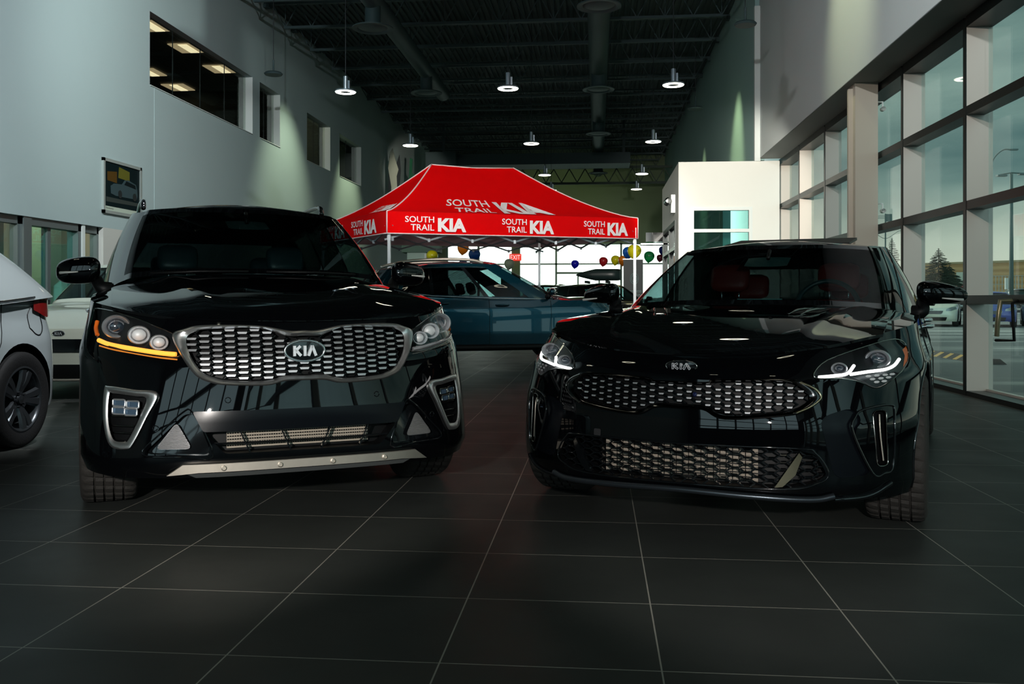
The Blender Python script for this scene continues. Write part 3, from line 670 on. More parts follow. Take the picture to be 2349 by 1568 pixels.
def build_stinger():
    S = STI; ph = math.radians(-25.23); t = empty('sedan', cw(1.038, 4.529), ph+TH, 'low glossy black sedan with lit white lamp strips and dark red seats', 'car', 'black cars on display')
    body = body_shell(S, t, PAINT, 2)
    cm = lambda p, k=5: [(q.x, q.z) for q in catmull([(x, 0, z) for x, z in p], k, True)]
    gout = sym([(0,.662),(.11,.662),(.155,.674),(.43,.680),(.50,.660),(.552,.61),(.50,.560),(.43,.536),(.19,.514),(.10,.548),(0,.549)])
    gin = sym([(0,.653),(.115,.653),(.16,.664),(.41,.668),(.47,.650),(.508,.61),(.475,.574),(.41,.551),(.195,.530),(.11,.561),(0,.562)])
    hl = [(.518,.700),(.560,.752),(.70,.806),(.80,.830),(.845,.800),(.853,.734),(.806,.675),(.745,.640),(.69,.665),(.62,.682),(.541,.682)]
    vh = [(.700,.558),(.793,.572),(.812,.53),(.808,.33),(.775,.300),(.735,.305),(.665,.473),(.672,.530)]
    slot = rounded([(.733,.552),(.782,.556),(.790,.332),(.752,.328)], .022); cav = rounded([(.545,.530),(.66,.570),(.70,.52),(.668,.47),(.735,.30),(.60,.288)], .04)
    ink = rounded([(-.575,.305),(-.535,.384),(-.455,.405),(.455,.405),(.535,.384),(.575,.305),(.53,.272),(.42,.250),(-.42,.250),(-.53,.272)], .02)
    cuts = []
    for s in (1, -1):
        f = (lambda p: p) if s > 0 else mir
        for y in (0, 2.905): cuts.append(arch_cutter(s*.60, s*1.3, y, .345, .378))
        cuts += [recess_cutter(S, f(cm(hl, 3)), .075, HOUSE), recess_cutter(S, f(slot), .07), recess_cutter(S, f(cav), .016, mat('satin_black', (.003, .004, .006), .22, spec=.2))]
    cuts += [recess_cutter(S, cm(gin, 3), .06), recess_cutter(S, ink, .09)]
    boolean(body, cuts); body.data.shade_smooth(); body.data.set_sharp_from_angle(angle=math.radians(32))
    hood_panel(S, t, PAINT, lambda y: .76, lambda a: max(-.705, surf_y(S, a*.76, .78)+.02), lambda a: .655+.14*abs(a)**2.5)
    greenhouse(S, t, PAINT, 2, rearg=DARKG)
    surf_frame(S, gout, gin, -.003, 'grille_surround', mat('black_chrome', (.10, .10, .10), .12, 1.0), t, .010)
    for s in (1, -1): surf_tube(S, [(s*x, z) for x, z in ((.47,.668),(.522,.645),(.548,.61),(.515,.575),(.46,.548))], .006, -.008, 'grille_corner_trim', GOLD if s > 0 else DCHROME, t)
    honeycomb(S, cm(gin, 3), .0395, .0255, .023, .0066, .004, .028, BARC, GLOSSB, t, 'grille', .007, .003)
    honeycomb(S, ink, .046, .029, .026, .004, .006, .03, GLOSSB, GLOSSB, t, 'lower_grille', .004, .0045)
    kia_badge(t, S, .722, .066, .024, -.004, True, fn=lambda x, z: surf_y(S, x, .70)+.02)
    rb = MB(); random.seed(3)
    for i in range(-13, 12):
        for j in range(8): rb.box(i*.0262, surf_y(S, 0, .33)+.085, .262+j*.017, i*.0262+.022, surf_y(S, 0, .33)+.09, .262+j*.017+.012)
    rb.build('radiator', RADI, t)
    for s in (1, -1):
        f = (lambda p: p) if s > 0 else mir
        h = surf_patch(S, f(cm(hl, 4)), -.0015, 'headlight', LENS, t, .02)
        lamp_unit(h, S, s, .605, .718, .021, .035, 1.3); lamp_unit(h, S, s, .742, .752, .032, .035, 1.35)
        surf_tube(S, f([(.536,.687),(.59,.692),(.638,.700),(.660,.730)]), .0065, .006, 'daytime_strip', WHITEDRL, h)
        surf_tube(S, f([(.650,.697),(.71,.705),(.775,.712),(.805,.725),(.822,.748)]), .0065, .006, 'daytime_strip', WHITEDRL, h)
        surf_patch(S, f([(.846,.80),(.832,.785),(.842,.76),(.838,.715),(.855,.745),(.858,.78)]), .004, 'side_marker', ORANGE, h, .02)
        for (x, z) in ((.715,.688),(.745,.690),(.775,.691),(.80,.692),(.73,.676),(.76,.678),(.787,.680),(.745,.664),(.772,.666)):
            surf_patch(S, f([(x+.011*math.cos(k*PI/3), z+.0052*math.sin(k*PI/3)) for k in range(6)]), .006, 'reflector_cell', mat('reflector_cell', (.85, .80, .82), .5, .3), h, .02)
        surf_tube(S, f(cm(hl, 2)), .003, .0, 'headlight_rim', DCHROME, h, 2, 6, True)
        v = surf_tube(S, f(vh), .0055, -.001, 'bumper_vent', GLOSSB, t, 5, 8, True); surf_tube(S, f(slot), .0035, .0, 'vent_rim', DCHROME, v, 1, 6, True)
        surf_tube(S, f([(.757,.535),(.762,.45),(.772,.35)]), .0035, .015, 'vent_blade', SATIN, v)
        surf_tube(S, f(ink[len(ink)//2:]+ink[:1]) if False else f([(.0,.408),(.455,.409),(.535,.388),(.58,.306),(.53,.268),(.42,.247),(0,.246)]), .004, .0, 'intake_rim', GLOSSB, t, 5)
        surf_patch(S, f([(.474,.392),(.486,.376),(.462,.305),(.415,.258),(.385,.254)]), -.010, 'intake_fin', GOLD if s > 0 else GLOSSB, t, .02, .03)
        for k in range(4): surf_tube(S, f([(.475,.375-.027*k),(.53+.006*k,.370-.024*k)]), .003, .02, 'duct_slat', GLOSSB, t, 3, 5)
        mirror(t, S, s, PAINT)
        hv = MB()
        for k in range(2):
            x = .36+k*.06; hv.tube(catmull([(s*(x-.055), .10-.02*k, H(S, x-.055, .10)+.010), (s*(x-.02), .20, H(S, x-.02, .2)+.020), (s*(x+.03), .34+.02*k, H(S, x+.03, .34)+.014)], 5), [.003]*3+[.007]*5+[.004]*3, 6)
        hv.build('hood_vent', DCHROME, t, True)
        hb = MB(); pts = [(s*.29, .12), (s*.36, .36), (s*.47, .40), (s*.44, .20)]; hb.add([(x, y, H(S, x, y)+.009) for x, y in pts], [(0,1,2,3)]); hb.build('hood_vent_pad', BLACKP, t)
        for yd in (.62, 1.92, 2.80):
            b = MB(); pts = [Vector((s*(outline_point(S, v_, side_y=yd).x+.0005), yd+(.15*(1-v_)**3 if yd > 2.5 else 0), outline_point(S, v_, side_y=yd).z)) for v_ in [.12+.08*k for k in range(12)]]; b.tube(pts, .003, 4); b.build('door_seam', BLACKP, t)
        for yd in (1.62, 2.55):
            p = outline_point(S, .88, side_y=yd); hn = MB(); hn.tube(catmull([(s*(p.x-.005), yd-.10, p.z), (s*(p.x+.035), yd-.06, p.z), (s*(p.x+.038), yd+.07, p.z), (s*(p.x-.005), yd+.10, p.z)], 4), .014, 8); hn.build('door_handle', CHROME, t, True)
        fv = MB(); p = outline_point(S, .55, side_y=.50); fv.box(s*(p.x-.01), .45, .50, s*(p.x+.008), .58, .62); fv.build('fender_vent', GLOSSB, t)
        tl = MB(); tl.box(s*.5, 3.86, .84, s*.84, 3.95, .93); tl.build('tail_light', mat('tail_red', (.25, .01, .01), .15, coat=1), t)
        wl = arch_lip(S, s, .345, .378, 0); wl.build('arch_lip', GLOSSB, t, True)
    lip = surf_tube(S, [(-.60,.222),(-.52,.208),(-.3,.214),(0,.222),(.3,.214),(.52,.208),(.60,.222)], .013, -.016, 'splitter', mat('blue_black_lip', (.07, .085, .10), .28, .8), t, 8)
    surf_tube(S, [(-.80,.26),(-.72,.215),(-.60,.205)], .010, -.006, 'splitter_end', GLOSSB, t); surf_tube(S, [(.80,.26),(.72,.215),(.60,.205)], .010, -.006, 'splitter_end', GLOSSB, t)
    surf_patch(S, rounded([(-.382,.412),(-.348,.412),(-.348,.442),(-.382,.442)], .006), -.002, 'tow_cover', mat('tow_cover', (.03, .03, .032), .25), t)
    MB().lathe([(.010, 0), (.008, -.006), (.0005, -.008)], 16, (.065, surf_y(S, .06, .61)-.004, .61), 'Y').build('front_camera', mat('camera_lens', (.01, .015, .06), .05, coat=1), t, True)
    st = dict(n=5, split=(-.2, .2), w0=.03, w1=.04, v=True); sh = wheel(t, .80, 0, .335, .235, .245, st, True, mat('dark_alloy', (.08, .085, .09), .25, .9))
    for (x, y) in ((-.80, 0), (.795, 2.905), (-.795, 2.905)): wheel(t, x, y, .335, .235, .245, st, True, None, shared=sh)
    seats(t, [(-.36, 1.72, 1.0, 1.15), (.36, 1.72, 1.0, 1.15), (-.36, 2.5, .98, 1.10), (.36, 2.5, .98, 1.10)], REDLEATHER)
    m = MB(); P = []
    for i in range(13):
        a = -1+2*i/12; P.append([(a*.13, 1.30+zz*.08, 1.235+zz*(.032-.005*abs(a)**3)) for zz in (-1, -.5, 0, .5, 1)])
    m.grid(P); m.build('rear_view_mirror', mat('mirror_back_lit', (.13, .27, .27), .3, .2), t, True)
    MB().tube([(0, 1.32, 1.255), (0, 1.38, 1.31)], .012, 8).build('mirror_stalk', BLACKP, t, True)
    # steering wheel and dash screen
    sw = MB(); cx_, cy_, cz_ = .36, 1.24, .945; R_ = .18
    sw.tube([(cx_+R_*math.cos(a), cy_-.35*R_*math.sin(a)*-1, cz_+R_*.93*math.sin(a)) for a in [2*PI*k/40 for k in range(40)]], .015, 8, True)
    sw.build('steering_wheel', mat('wheel_leather', (.03, .07, .075), .35), t, True)
    d = MB(); d.box(-.13, 1.02, .965, .13, 1.04, 1.005); d.build('dash_screen', mat('screen_teal', (.10, .22, .22), .2, emit=(.1, .35, .33), estr=.12), t)
    a = MB()                               # roof antenna fin and open sunroof deflector
    a.add([(-.012,2.9,1.36),(.012,2.9,1.36),(.012,3.08,1.34),(-.012,3.08,1.34),(0,3.02,1.42),(0,3.06,1.42)], [(0,1,4),(1,2,5,4),(2,3,5),(3,0,4,5)]); a.build('antenna_fin', PAINT, t)
    g = MB(); g.add([(-.42,2.0,1.385),(.42,2.0,1.385),(.42,2.6,1.455),(-.42,2.6,1.455),(-.42,2.0,1.37),(.42,2.0,1.37),(.42,2.6,1.435),(-.42,2.6,1.435)], [(0,1,2,3),(4,7,6,5),(0,4,5,1),(1,5,6,2),(2,6,7,3),(3,7,4,0)]); g.build('sunroof_panel', BLACKP, t)
    return t
def arch_lip(S, s, zc, r, y0):
    mb = MB(); pts = []
    for k in range(33):
        a = -.35+(PI+.7)*k/32; y = y0+math.cos(a)*r; z = zc+math.sin(a)*r
        if z < .2: continue
        yF, W, Cd, n = itp(S['front'], z); x = W
        if y < yF+Cd: x = W*max(0.0, 1-((yF+Cd-y)/Cd)**n)**(1/n)
        pts.append((s*(x-.002), y, z))
    return mb.tube(pts, .007, 6)
build_stinger()
# ================================================================ the showroom
WALLP = mat('wall_paint', (.48, .58, .59), .75, noise=.04, nscale=.6, bump=.03, bscale=220)
WALLR = mat('wall_paint_right', (.62, .66, .66), .7, noise=.03, nscale=.5, bump=.03, bscale=220)
OLIVE = mat('wall_paint_green', (.20, .26, .16), .8, noise=.05, nscale=.4)
BOXP = mat('vestibule_paint', (.84, .83, .78), .6, noise=.02, nscale=1)
DARKM = mat('dark_anodised_and_shade', (.009, .014, .014), .35, .4)  # metal frames; also the shade on the mullions' room-side faces
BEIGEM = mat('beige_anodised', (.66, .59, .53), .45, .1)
WHITEM = mat('white_frame', (.8, .84, .82), .4)
CEILM = mat('ceiling_deck', (.032, .054, .057), .7)
JOISTM = mat('joist_paint', (.052, .088, .094), .6)
DUCTM = mat('duct_paint', (.045, .080, .088), .55)
R_ = 3.83; XL = -7.97; ZC = 7.5; YB = 45.6; YF = -9.2
def mk(name, boxes, m, kind='structure', parent=None):
    b = MB()
    for x in boxes: b.box(*x)
    o = b.build(name, m, parent)
    if kind and parent is None: o['kind'] = kind
    return o
# floor: dark tiles with pale joints
fm = bpy.data.materials.new('floor_tiles'); fm.use_nodes = True; t_ = fm.node_tree; bs = t_.nodes['Principled BSDF']
g_ = t_.nodes.new('ShaderNodeTexCoord'); mp_ = t_.nodes.new('ShaderNodeMapping'); mp_.inputs['Location'].default_value = (-.173, -3.04+.0, 0); t_.links.new(g_.outputs['Object'], mp_.inputs[0])
br = t_.nodes.new('ShaderNodeTexBrick'); br.offset = 0; br.inputs['Scale'].default_value = 1; br.inputs['Brick Width'].default_value = .6065; br.inputs['Row Height'].default_value = .548
br.inputs['Mortar Size'].default_value = .0026; br.inputs['Mortar Smooth'].default_value = .2; t_.links.new(mp_.outputs[0], br.inputs[0])
br.inputs['Color1'].default_value = (.044, .049, .046, 1); br.inputs['Color2'].default_value = (.051, .055, .050, 1); br.inputs['Mortar'].default_value = (.40, .38, .33, 1)
n_ = t_.nodes.new('ShaderNodeTexNoise'); n_.inputs['Scale'].default_value = 1.3; n_.inputs['Detail'].default_value = 9; n_.inputs['Roughness'].default_value = .65; t_.links.new(g_.outputs['Object'], n_.inputs[0])
mr = t_.nodes.new('ShaderNodeMapRange'); mr.inputs[3].default_value = .55; mr.inputs[4].default_value = 1.45; t_.links.new(n_.outputs[0], mr.inputs[0])
hs = t_.nodes.new('ShaderNodeHueSaturation'); t_.links.new(br.outputs[0], hs.inputs['Color']); t_.links.new(mr.outputs[0], hs.inputs['Value']); t_.links.new(hs.outputs[0], bs.inputs['Base Color'])
n3 = t_.nodes.new('ShaderNodeTexNoise'); n3.inputs['Scale'].default_value = 2.2; n3.inputs['Detail'].default_value = 8; t_.links.new(g_.outputs['Object'], n3.inputs[0])
mr3 = t_.nodes.new('ShaderNodeMapRange'); mr3.inputs[3].default_value = .38; mr3.inputs[4].default_value = .62; t_.links.new(n3.outputs[0], mr3.inputs[0]); t_.links.new(mr3.outputs[0], bs.inputs['Roughness'])
bs.inputs['Specular IOR Level'].default_value = .25
fl = mk('floor', [(-14.5, YF-.3, -.12, 4.12, YB+.3, 0)], fm)
# ceiling deck with flutes
b = MB(); P = []
x = -8.4
while x < 3.6:
    for dx, z in ((0, ZC+.72), (.06, ZC+.72), (.075, ZC+.68), (.135, ZC+.68)): P.append([(x+dx, YF, z), (x+dx, YB, z)])
    x += .15
b.grid(P); struct(b.build('ceiling', CEILM))
def joist():
    b = MB(); x0, x1 = XL, 3.36; n = 17; zb, zt = ZC+.02, ZC+.60
    b.box(x0+.5, -.035, zb-.03, x1-.5, .035, zb+.03); b.box(x0, -.05, zt-.03, x1, .05, zt+.03)
    for i in range(n):
        a = x0+.2+(x1-x0-.4)*i/n; c_ = x0+.2+(x1-x0-.4)*(i+1)/n; m = (a+c_)/2
        b.bar((a, 0, zt), (m, 0, zb), .022, .022); b.bar((m, 0, zb), (c_, 0, zt), .022, .022)
        if i % 2 == 0: b.bar((m, 0, zb), (m, 0, zt), .018, .018)
    for e in (x0+.06, x1-.06): b.box(e-.09, -.09, zt-.10, e+.09, .09, zt-.02)
    return b.build('ceiling_joist', JOISTM)
j0 = struct(joist()); j0.location = (0, 17.4, 0)
for k in range(-13, 15):
    if k == 0 or abs(k) > 14 or (k < -3 and k % 2): continue
    c_ = j0.copy(); COL.objects.link(c_); c_.location = (0, 17.4+1.98*k, 0)
c_ = mk('ceiling_beam', [(-7.9, 41.0, 6.15, 3.3, 41.15, 6.25), (-7.9, 41.0, 6.85, 3.3, 41.15, 6.95)], mat('beam_green', (.05, .08, .06), .6))
bb = MB()
for k in range(16): xx = -7.9+k*.7; bb.bar((xx, 41.07, 6.25), (xx+.35, 41.07, 6.85), .04, .04); bb.bar((xx+.35, 41.07, 6.85), (xx+.7, 41.07, 6.25), .04, .04)
struct(bb.build('ceiling_beam_web', MATS['beam_green']))
# left wall with upper windows (openings left between boxes)
W_ = [(15.7, 20.6), (21.05, 22.45), (24.6, 26.8), (27.8, 30.4)]; zb, zt = 4.83, 6.16; T = XL-.22
bx = [(T, YF, 2.17, XL, YB, zb), (T, YF, zt, XL, YB, ZC+.7)]
ys = [YF]+[v for p in W_ for v in p]+[YB]
for i in range(0, len(ys), 2): bx.append((T, ys[i], zb, XL, ys[i+1], zt))
bx.append((T, 15.2, 0, XL, YB, 2.17))
mk('wall_left', bx, WALLP)
mk('trim_1', [(XL-.001, 15.86, 2.17, XL+.006, 15.90, zb)], WALLP)
# white reveal of each upper window at its far side, glass set back
for k, (a, c_) in enumerate(W_):
    o = empty('window_%d' % (k+1), (XL, (a+c_)/2, zb)); struct(o)
    r = mk('window_reveal', [(T+.0, c_-.012, zb-0, XL+.003, c_+.0, zt)], WHITEM, None, o); r.matrix_parent_inverse = Matrix.Translation(-o.location)
    f = mk('window_sill', [(T, a, zb-.0, XL+.02, c_, zb+.012)], WHITEM, None, o); f.matrix_parent_inverse = Matrix.Translation(-o.location)
    p = mk('window_pane', [(T+.05, a, zb, T+.058, c_, zt)], glass('upper_pane', (.80, .85, .82), 1.0), None, o); p.matrix_parent_inverse = Matrix.Translation(-o.location)
    ns = {0: 3, 1: 1, 2: 1, 3: 1}[k]
    jn = mk('window_joint', [(T+.045, a+(c_-a)*(i+1)/(ns+1)-.004, zb, T+.062, a+(c_-a)*(i+1)/(ns+1)+.004, zt) for i in range(ns)], DARKM, None, o); jn.matrix_parent_inverse = Matrix.Translation(-o.location)
# upstairs office behind the windows
dk = mat('office_dark', (.05, .06, .055), .8); by = mat('office_blind', (.42, .38, .22), .8)
mk('wall_office_upper', [(-12.6, 13.5, 4.2, -12.5, 32.5, 6.8), (-12.6, 13.4, 4.2, T, 13.5, 6.8), (-12.6, 32.5, 4.2, T, 32.6, 6.8), (-12.6, 13.5, 4.1, T, 32.5, 4.2), (-12.6, 23.9, 4.2, T-.4, 24.0, 6.62), (-12.6, 27.3, 4.2, T-.3, 27.4, 6.62)], dk)
mk('ceiling_office', [(-12.6, 13.5, 6.62, T, 32.5, 6.7)], mat('office_ceiling', (.10, .10, .09), .85))
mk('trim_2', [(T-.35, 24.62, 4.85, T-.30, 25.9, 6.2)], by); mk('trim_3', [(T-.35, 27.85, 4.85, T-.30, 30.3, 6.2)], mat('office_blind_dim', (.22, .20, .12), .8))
mk('trim_4', [(T-.35, 21.1, 4.85, T-.30, 21.9, 6.2)], mat('office_blind_teal', (.07, .09, .08), .8))
light('POINT', 'office_upper_light', (-9.5, 26.0, 6.2), None, 30, (1, .9, .6), shadow_soft_size=.1)
EM = mat('troffer_glow', (1, .9, .7), .5, emit=(1, .80, .52), estr=1.6); EMR = mat('troffer_reflector', (.8, .7, .5), .5, emit=(1, .72, .42), estr=.5)
for i, (x, y) in enumerate(((-9.07, 17.95), (-9.07, 19.6), (-9.1, 21.45), (-11.0, 21.6), (-11.0, 23.2))):
    o = empty('troffer_light', (x, y, 6.6), 0, ['lit square ceiling light seen cut off at the upper window corner', 'lit square ceiling light near the top left of the upstairs office window', 'lit square ceiling light, furthest right along the top edge of the upstairs window', 'partly hidden ceiling light halfway down the left edge of the upstairs window', 'bright square ceiling light, lowest of those in the upstairs window'][i], 'ceiling light', 'ceiling lights in the upstairs office')
    fr = MB(); fr.box(-.30, -.36, -.02, .30, .36, .0); fr.build('troffer_pan', EMR, o); q = MB(); q.box(-.08, -.33, -.03, .12, .33, -.02); q.build('diffuser', EM, o)
# ground floor offices behind glass on the left
FR = mat('office_frame_grey', (.16, .19, .19), .4, .3); TAN = mat('office_wall_tan', (.46, .43, .34), .8); TAN2 = mat('office_panel_brown', (.16, .12, .08), .7)
mk('wall_office_back', [(-12.5, 5.5, 0, -12.4, 16.5, 2.9), (-12.5, 15.6, 0, T, 15.7, 2.9), (-12.5, 5.4, 0, T, 5.5, 2.9), (-12.4, 9.6, 0, -10.6, 9.7, 2.9), (-12.4, 13.9, 0, -9.4, 14.0, 2.9)], TAN)
mk('ceiling_office_lower', [(-12.5, 5.5, 2.9, T, 15.7, 2.98)], mat('office_ceiling_l', (.5, .5, .45), .8))
mk('trim_5', [(-12.38, 5.6, 1.0, -12.3, 15.5, 1.5), (-12.38, 5.6, 0, -12.3, 15.5, .8)], TAN2)
mk('trim_9', [(-8.75, 12.32, .5, -8.55, 12.5, 1.25), (-12.3, 12.0, 1.75, -8.9, 12.06, 1.85), (-9.6, 11.4, 0, -9.5, 12.0, 1.7)], TAN2)
mk('trim_6', [(-8.75, 12.32, 1.25, -8.55, 12.5, 2.9), (-9.6, 13.2, 0, -9.45, 13.35, 2.9), (-9.2, 14.5, 0, -8.9, 14.7, 2.9)], mat('office_post_white', (.62, .60, .58), .7))
light('POINT', 'office_light', (-10.3, 8.0, 2.6), None, 38, (1, .93, .72), shadow_soft_size=.15); light('POINT', 'office_light', (-10.3, 11.4, 2.6), None, 60, (.85, 1, .9), shadow_soft_size=.15); light('POINT', 'office_light', (-10.3, 14.4, 2.6), None, 38, (1, .93, .75), shadow_soft_size=.15)
for k, (a, c_) in enumerate(((8.0, 12.12), (13.66, 14.15))):
    o = empty('window_%d' % (k+5), (T, a, 0)); struct(o); inv = Matrix.Translation(-o.location)
    fb = [(T+.02, a, 2.06, T+.14, c_, 2.17), (T+.02, a, 0, T+.14, c_, .1), (T+.02, a, 0, T+.14, a+.06, 2.17), (T+.02, c_-.05, 0, T+.14, c_, 2.17)]
    for nm, bxs, m in (('window_frame', fb, FR), ('window_pane', [(T+.07, a+.06, .1, T+.078, c_-.05, 2.06)], PANE)):
        q = mk(nm, bxs, m, None, o); q.matrix_parent_inverse = inv
o = empty('door_1', (T, 12.3, 0)); struct(o); inv = Matrix.Translation(-o.location)
for nm, bxs, m in (('door_frame', [(T+.0, 12.12, 2.06, T+.18, 13.66, 2.17), (T+.0, 12.12, 0, T+.2, 12.30, 2.17), (T+.02, 12.80, 0, T+.12, 12.88, 2.06), (T, 13.5, 0, T+.18, 13.58, 2.17)], FR), ('door_post', [(T, 13.58, 0, T+.2, 13.66, 2.17)], WHITEM), ('door_pane', [(T+.08, 12.3, .1, T+.088, 12.8, 2.06), (T+.08, 12.88, .1, T+.088, 13.5, 2.06)], glass('office_pane', (.62, .90, .86)))):
    q = mk(nm, bxs, m, None, o); q.matrix_parent_inverse = inv
mk('wall_left_pier', [(T, 14.15, 0, XL, 15.2, 2.17), (T, YF, 0, XL, 8.0, 2.17)], mat('pier_paint', (.66, .64, .60), .7))
# right wall: glazing bays, soffit, upper wall
Y0 = 9.95; SP = 1.98; ks = list(range(-9, 6))
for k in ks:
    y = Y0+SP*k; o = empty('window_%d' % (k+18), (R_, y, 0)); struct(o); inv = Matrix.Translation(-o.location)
    lst = [('mullion', [(R_+.004, y, 0, R_+.19, y+.07, 3.93), (R_+.19, y+.005, 0, R_+.27, y+.05, 3.93)], BEIGEM), ('mullion_shade_face', [(R_-.004, y-.002, 0, R_+.004, y+.072, 3.93)], DARKM)]  # dark room-side face: the mullion's unlit side put into colour
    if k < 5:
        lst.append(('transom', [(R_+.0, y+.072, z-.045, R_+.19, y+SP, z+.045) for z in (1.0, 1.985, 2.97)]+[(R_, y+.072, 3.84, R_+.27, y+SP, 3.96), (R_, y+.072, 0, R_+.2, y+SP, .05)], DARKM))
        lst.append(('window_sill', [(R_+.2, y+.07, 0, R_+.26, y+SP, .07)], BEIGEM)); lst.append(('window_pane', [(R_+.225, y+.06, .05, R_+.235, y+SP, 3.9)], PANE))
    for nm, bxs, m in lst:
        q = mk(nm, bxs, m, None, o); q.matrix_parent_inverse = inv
mk('wall_right', [(3.39, YF, 3.96, 4.12, 19.65, ZC+.72)], WALLR)
mk('wall_right_far', [(3.30, 19.65, 3.93, 3.5, YB, ZC+.72), (3.30, 24.6, 0, 3.5, YB, 3.93)], mat('wall_paint_teal', (.34, .50, .49), .75, noise=.05, nscale=.6))
mk('trim_7', [(3.28, 19.56, 3.9, 3.40, 19.66, 7.15)], WHITEM)
mk('trim_8', [(3.39, YF, 3.955, 4.1, 19.6, 3.965)], mat('soffit_grey', (.22, .24, .23), .7))
# beige column in front of the glazing
q = MB(); q.box(3.50, 12.86, 0, 3.80, 13.16, 3.96); q.box(3.44, 12.98, .0, 3.50, 13.04, 3.9)
col_ = q.build('column', mat('column_beige', (.56, .49, .41), .5)); col_['kind'] = 'structure'
# vestibule box against the windows
vx0, vx1, vy0, vy1, vz = 1.71, 3.80, 19.62, 23.1, 3.91
mk('wall_vestibule', [(vx0, vy0, 0, 1.98, vy0+.12, vz), (3.22, vy0, 0, vx1, vy0+.12, vz), (1.98, vy0, 2.93, 3.22, vy0+.12, vz), (1.98, vy0, 0, 3.22, vy0+.12, .4),
    (vx0, vy0+.12, 2.75, vx0+.12, vy1+1.4, vz), (vx0, vy0+.12, 0, vx0+.12, vy0+.7, 2.75), (vx0, vy1+.9, 0, vx0+.12, vy1+1.4, 2.75), (vx0+.12, vy0+.12, vz-.1, vx1-.3, vy1+1.4, vz)], BOXP)
o = empty('window_40', (2.6, vy0, .4)); struct(o); inv = Matrix.Translation(-o.location)
for nm, bxs, m in (('window_frame', [(1.96, vy0-.02, .4, 2.03, vy0+.1, 2.95), (3.17, vy0-.02, .4, 3.24, vy0+.1, 2.95), (2.03, vy0-.02, 2.88, 3.17, vy0+.1, 2.95), (2.03, vy0-.02, 2.42, 3.17, vy0+.1, 2.49), (2.03, vy0-.02, .4, 3.17, vy0+.1, .47)], WHITEM), ('window_pane', [(2.03, vy0+.05, .47, 3.17, vy0+.06, 2.88)], glass('vestibule_pane', (.55, .78, .74)))):
    q = mk(nm, bxs, m, None, o); q.matrix_parent_inverse = inv
o = empty('door_2', (vx0, 21.5, 0)); struct(o); inv = Matrix.Translation(-o.location)
q = mk('door_frame', [(vx0-.02, vy0+.7, 0, vx0+.12, vy0+.8, 2.75), (vx0-.02, vy1+.8, 0, vx0+.12, vy1+.9, 2.75), (vx0-.02, vy0+.8, 2.65, vx0+.12, vy1+.8, 2.75), (vx0-.02, 22.0, 0, vx0+.12, 22.1, 2.65), (vx0-.02, vy0+.8, 2.1, vx0+.12, vy1+.8, 2.18)], DARKM, None, o); q.matrix_parent_inverse = inv
q = mk('door_pane', [(vx0+.04, vy0+.8, .1, vx0+.05, vy1+.8, 2.65)], glass('door_pane', (.5, .7, .68)), None, o); q.matrix_parent_inverse = inv
# back wall, glazed below 3.8 m
mk('wall_back', [(-8.2, YB, 3.8, 3.4, YB+.2, ZC+.72), (-4.25, YB-.3, 0, -3.85, YB+.2, 3.8), (-8.2, YB, 0, -7.6, YB+.2, 3.8)], OLIVE)
GF = mat('green_frame', (.16, .26, .20), .5)
o = empty('window_41', (-2, YB, 0)); struct(o); inv = Matrix.Translation(-o.location)
fb = [(x, YB, 0, x+.10, YB+.12, 3.8) for x in (-7.6, -6.0, -2.1, 1.12, 3.2)]+[(-7.6, YB, z, 3.3, YB+.12, z+.07) for z in (0, 2.74, 3.73)]+[(-2.1, YB-.02, 2.28, 1.2, YB+.12, 2.38)]+[(x, YB, 0, x+.08, YB+.1, 2.3) for x in (-1.0, .05)]
for nm, bxs, m in (('window_frame', fb, GF), ('window_pane', [(-7.6, YB+.05, 0, 3.3, YB+.06, 3.8)], PANE)):
    q = mk(nm, bxs, m, None, o); q.matrix_parent_inverse = inv
# front wall behind the photographer, glazed (what the paintwork mirrors)
mk('wall_front', [(-8.2, YF-.2, 5.4, 4.1, YF, ZC+.72), (-8.2, YF-.2, 0, -7.3, YF, 5.4), (3.4, YF-.2, 0, 4.1, YF, 5.4), (-8.2, YF-.2, 0, 4.1, YF, .9)], dk)
o = empty('window_42', (-2, YF, .3)); struct(o); inv = Matrix.Translation(-o.location)
fb = [(x, YF-.15, .3, x+.14, YF+.05, 5.4) for x in (-7.3, -5.5, -3.7, -1.9, -.1, 1.7, 3.3)]+[(-7.3, YF-.15, z, 3.4, YF+.05, z+.13) for z in (1.2, 2.6, 4.0, 5.3)]
q = mk('window_frame', fb, DARKM, None, o); q.matrix_parent_inverse = inv
# ducts
def duct(name, x, y0, y1, drops, lab, r=.24, z=7.12):
    o = empty(name, (x, y0, z), 0, lab, 'duct', 'round ceiling ducts'); m = MB(); m.lathe([(r, 0), (r, y1-y0)], 28, (0, 0, 0), 'Y')
    for k in range(int((y1-y0)/1.6)): m.lathe([(r+.006, 0), (r+.006, .03)], 28, (0, .8+k*1.6, 0), 'Y')
    m.build('duct_pipe', DUCTM, o, True, 40)
    d0 = None
    for y in drops:
        if d0 is None:
            m = MB(); m.lathe([(r*.8, -.0), (r*.8, -.42), (r*.85, -.5), (.28, -.52), (.42, -.56), (.42, -.58), (.33, -.58), (.30, -.555), (.27, -.57), (.001, -.575)], 36, (0, 0, 0)); d0 = m.build('duct_diffuser', DUCTM, o, True, 40); d = d0
        else: d = d0.copy(); COL.objects.link(d); d.parent = o
        d.location = (0, y-y0, 0)
duct('ventilation_duct', -4.58, 10, 27, (13.3, 18.4, 24.3), 'dark round duct with disc diffusers running under the ceiling, nearer the left wall', .20)
duct('ventilation_duct', .03, 8, 44, (17.4, 24.3, 30.8, 40.4), 'dark round duct with disc diffusers running straight back under the middle of the ceiling')
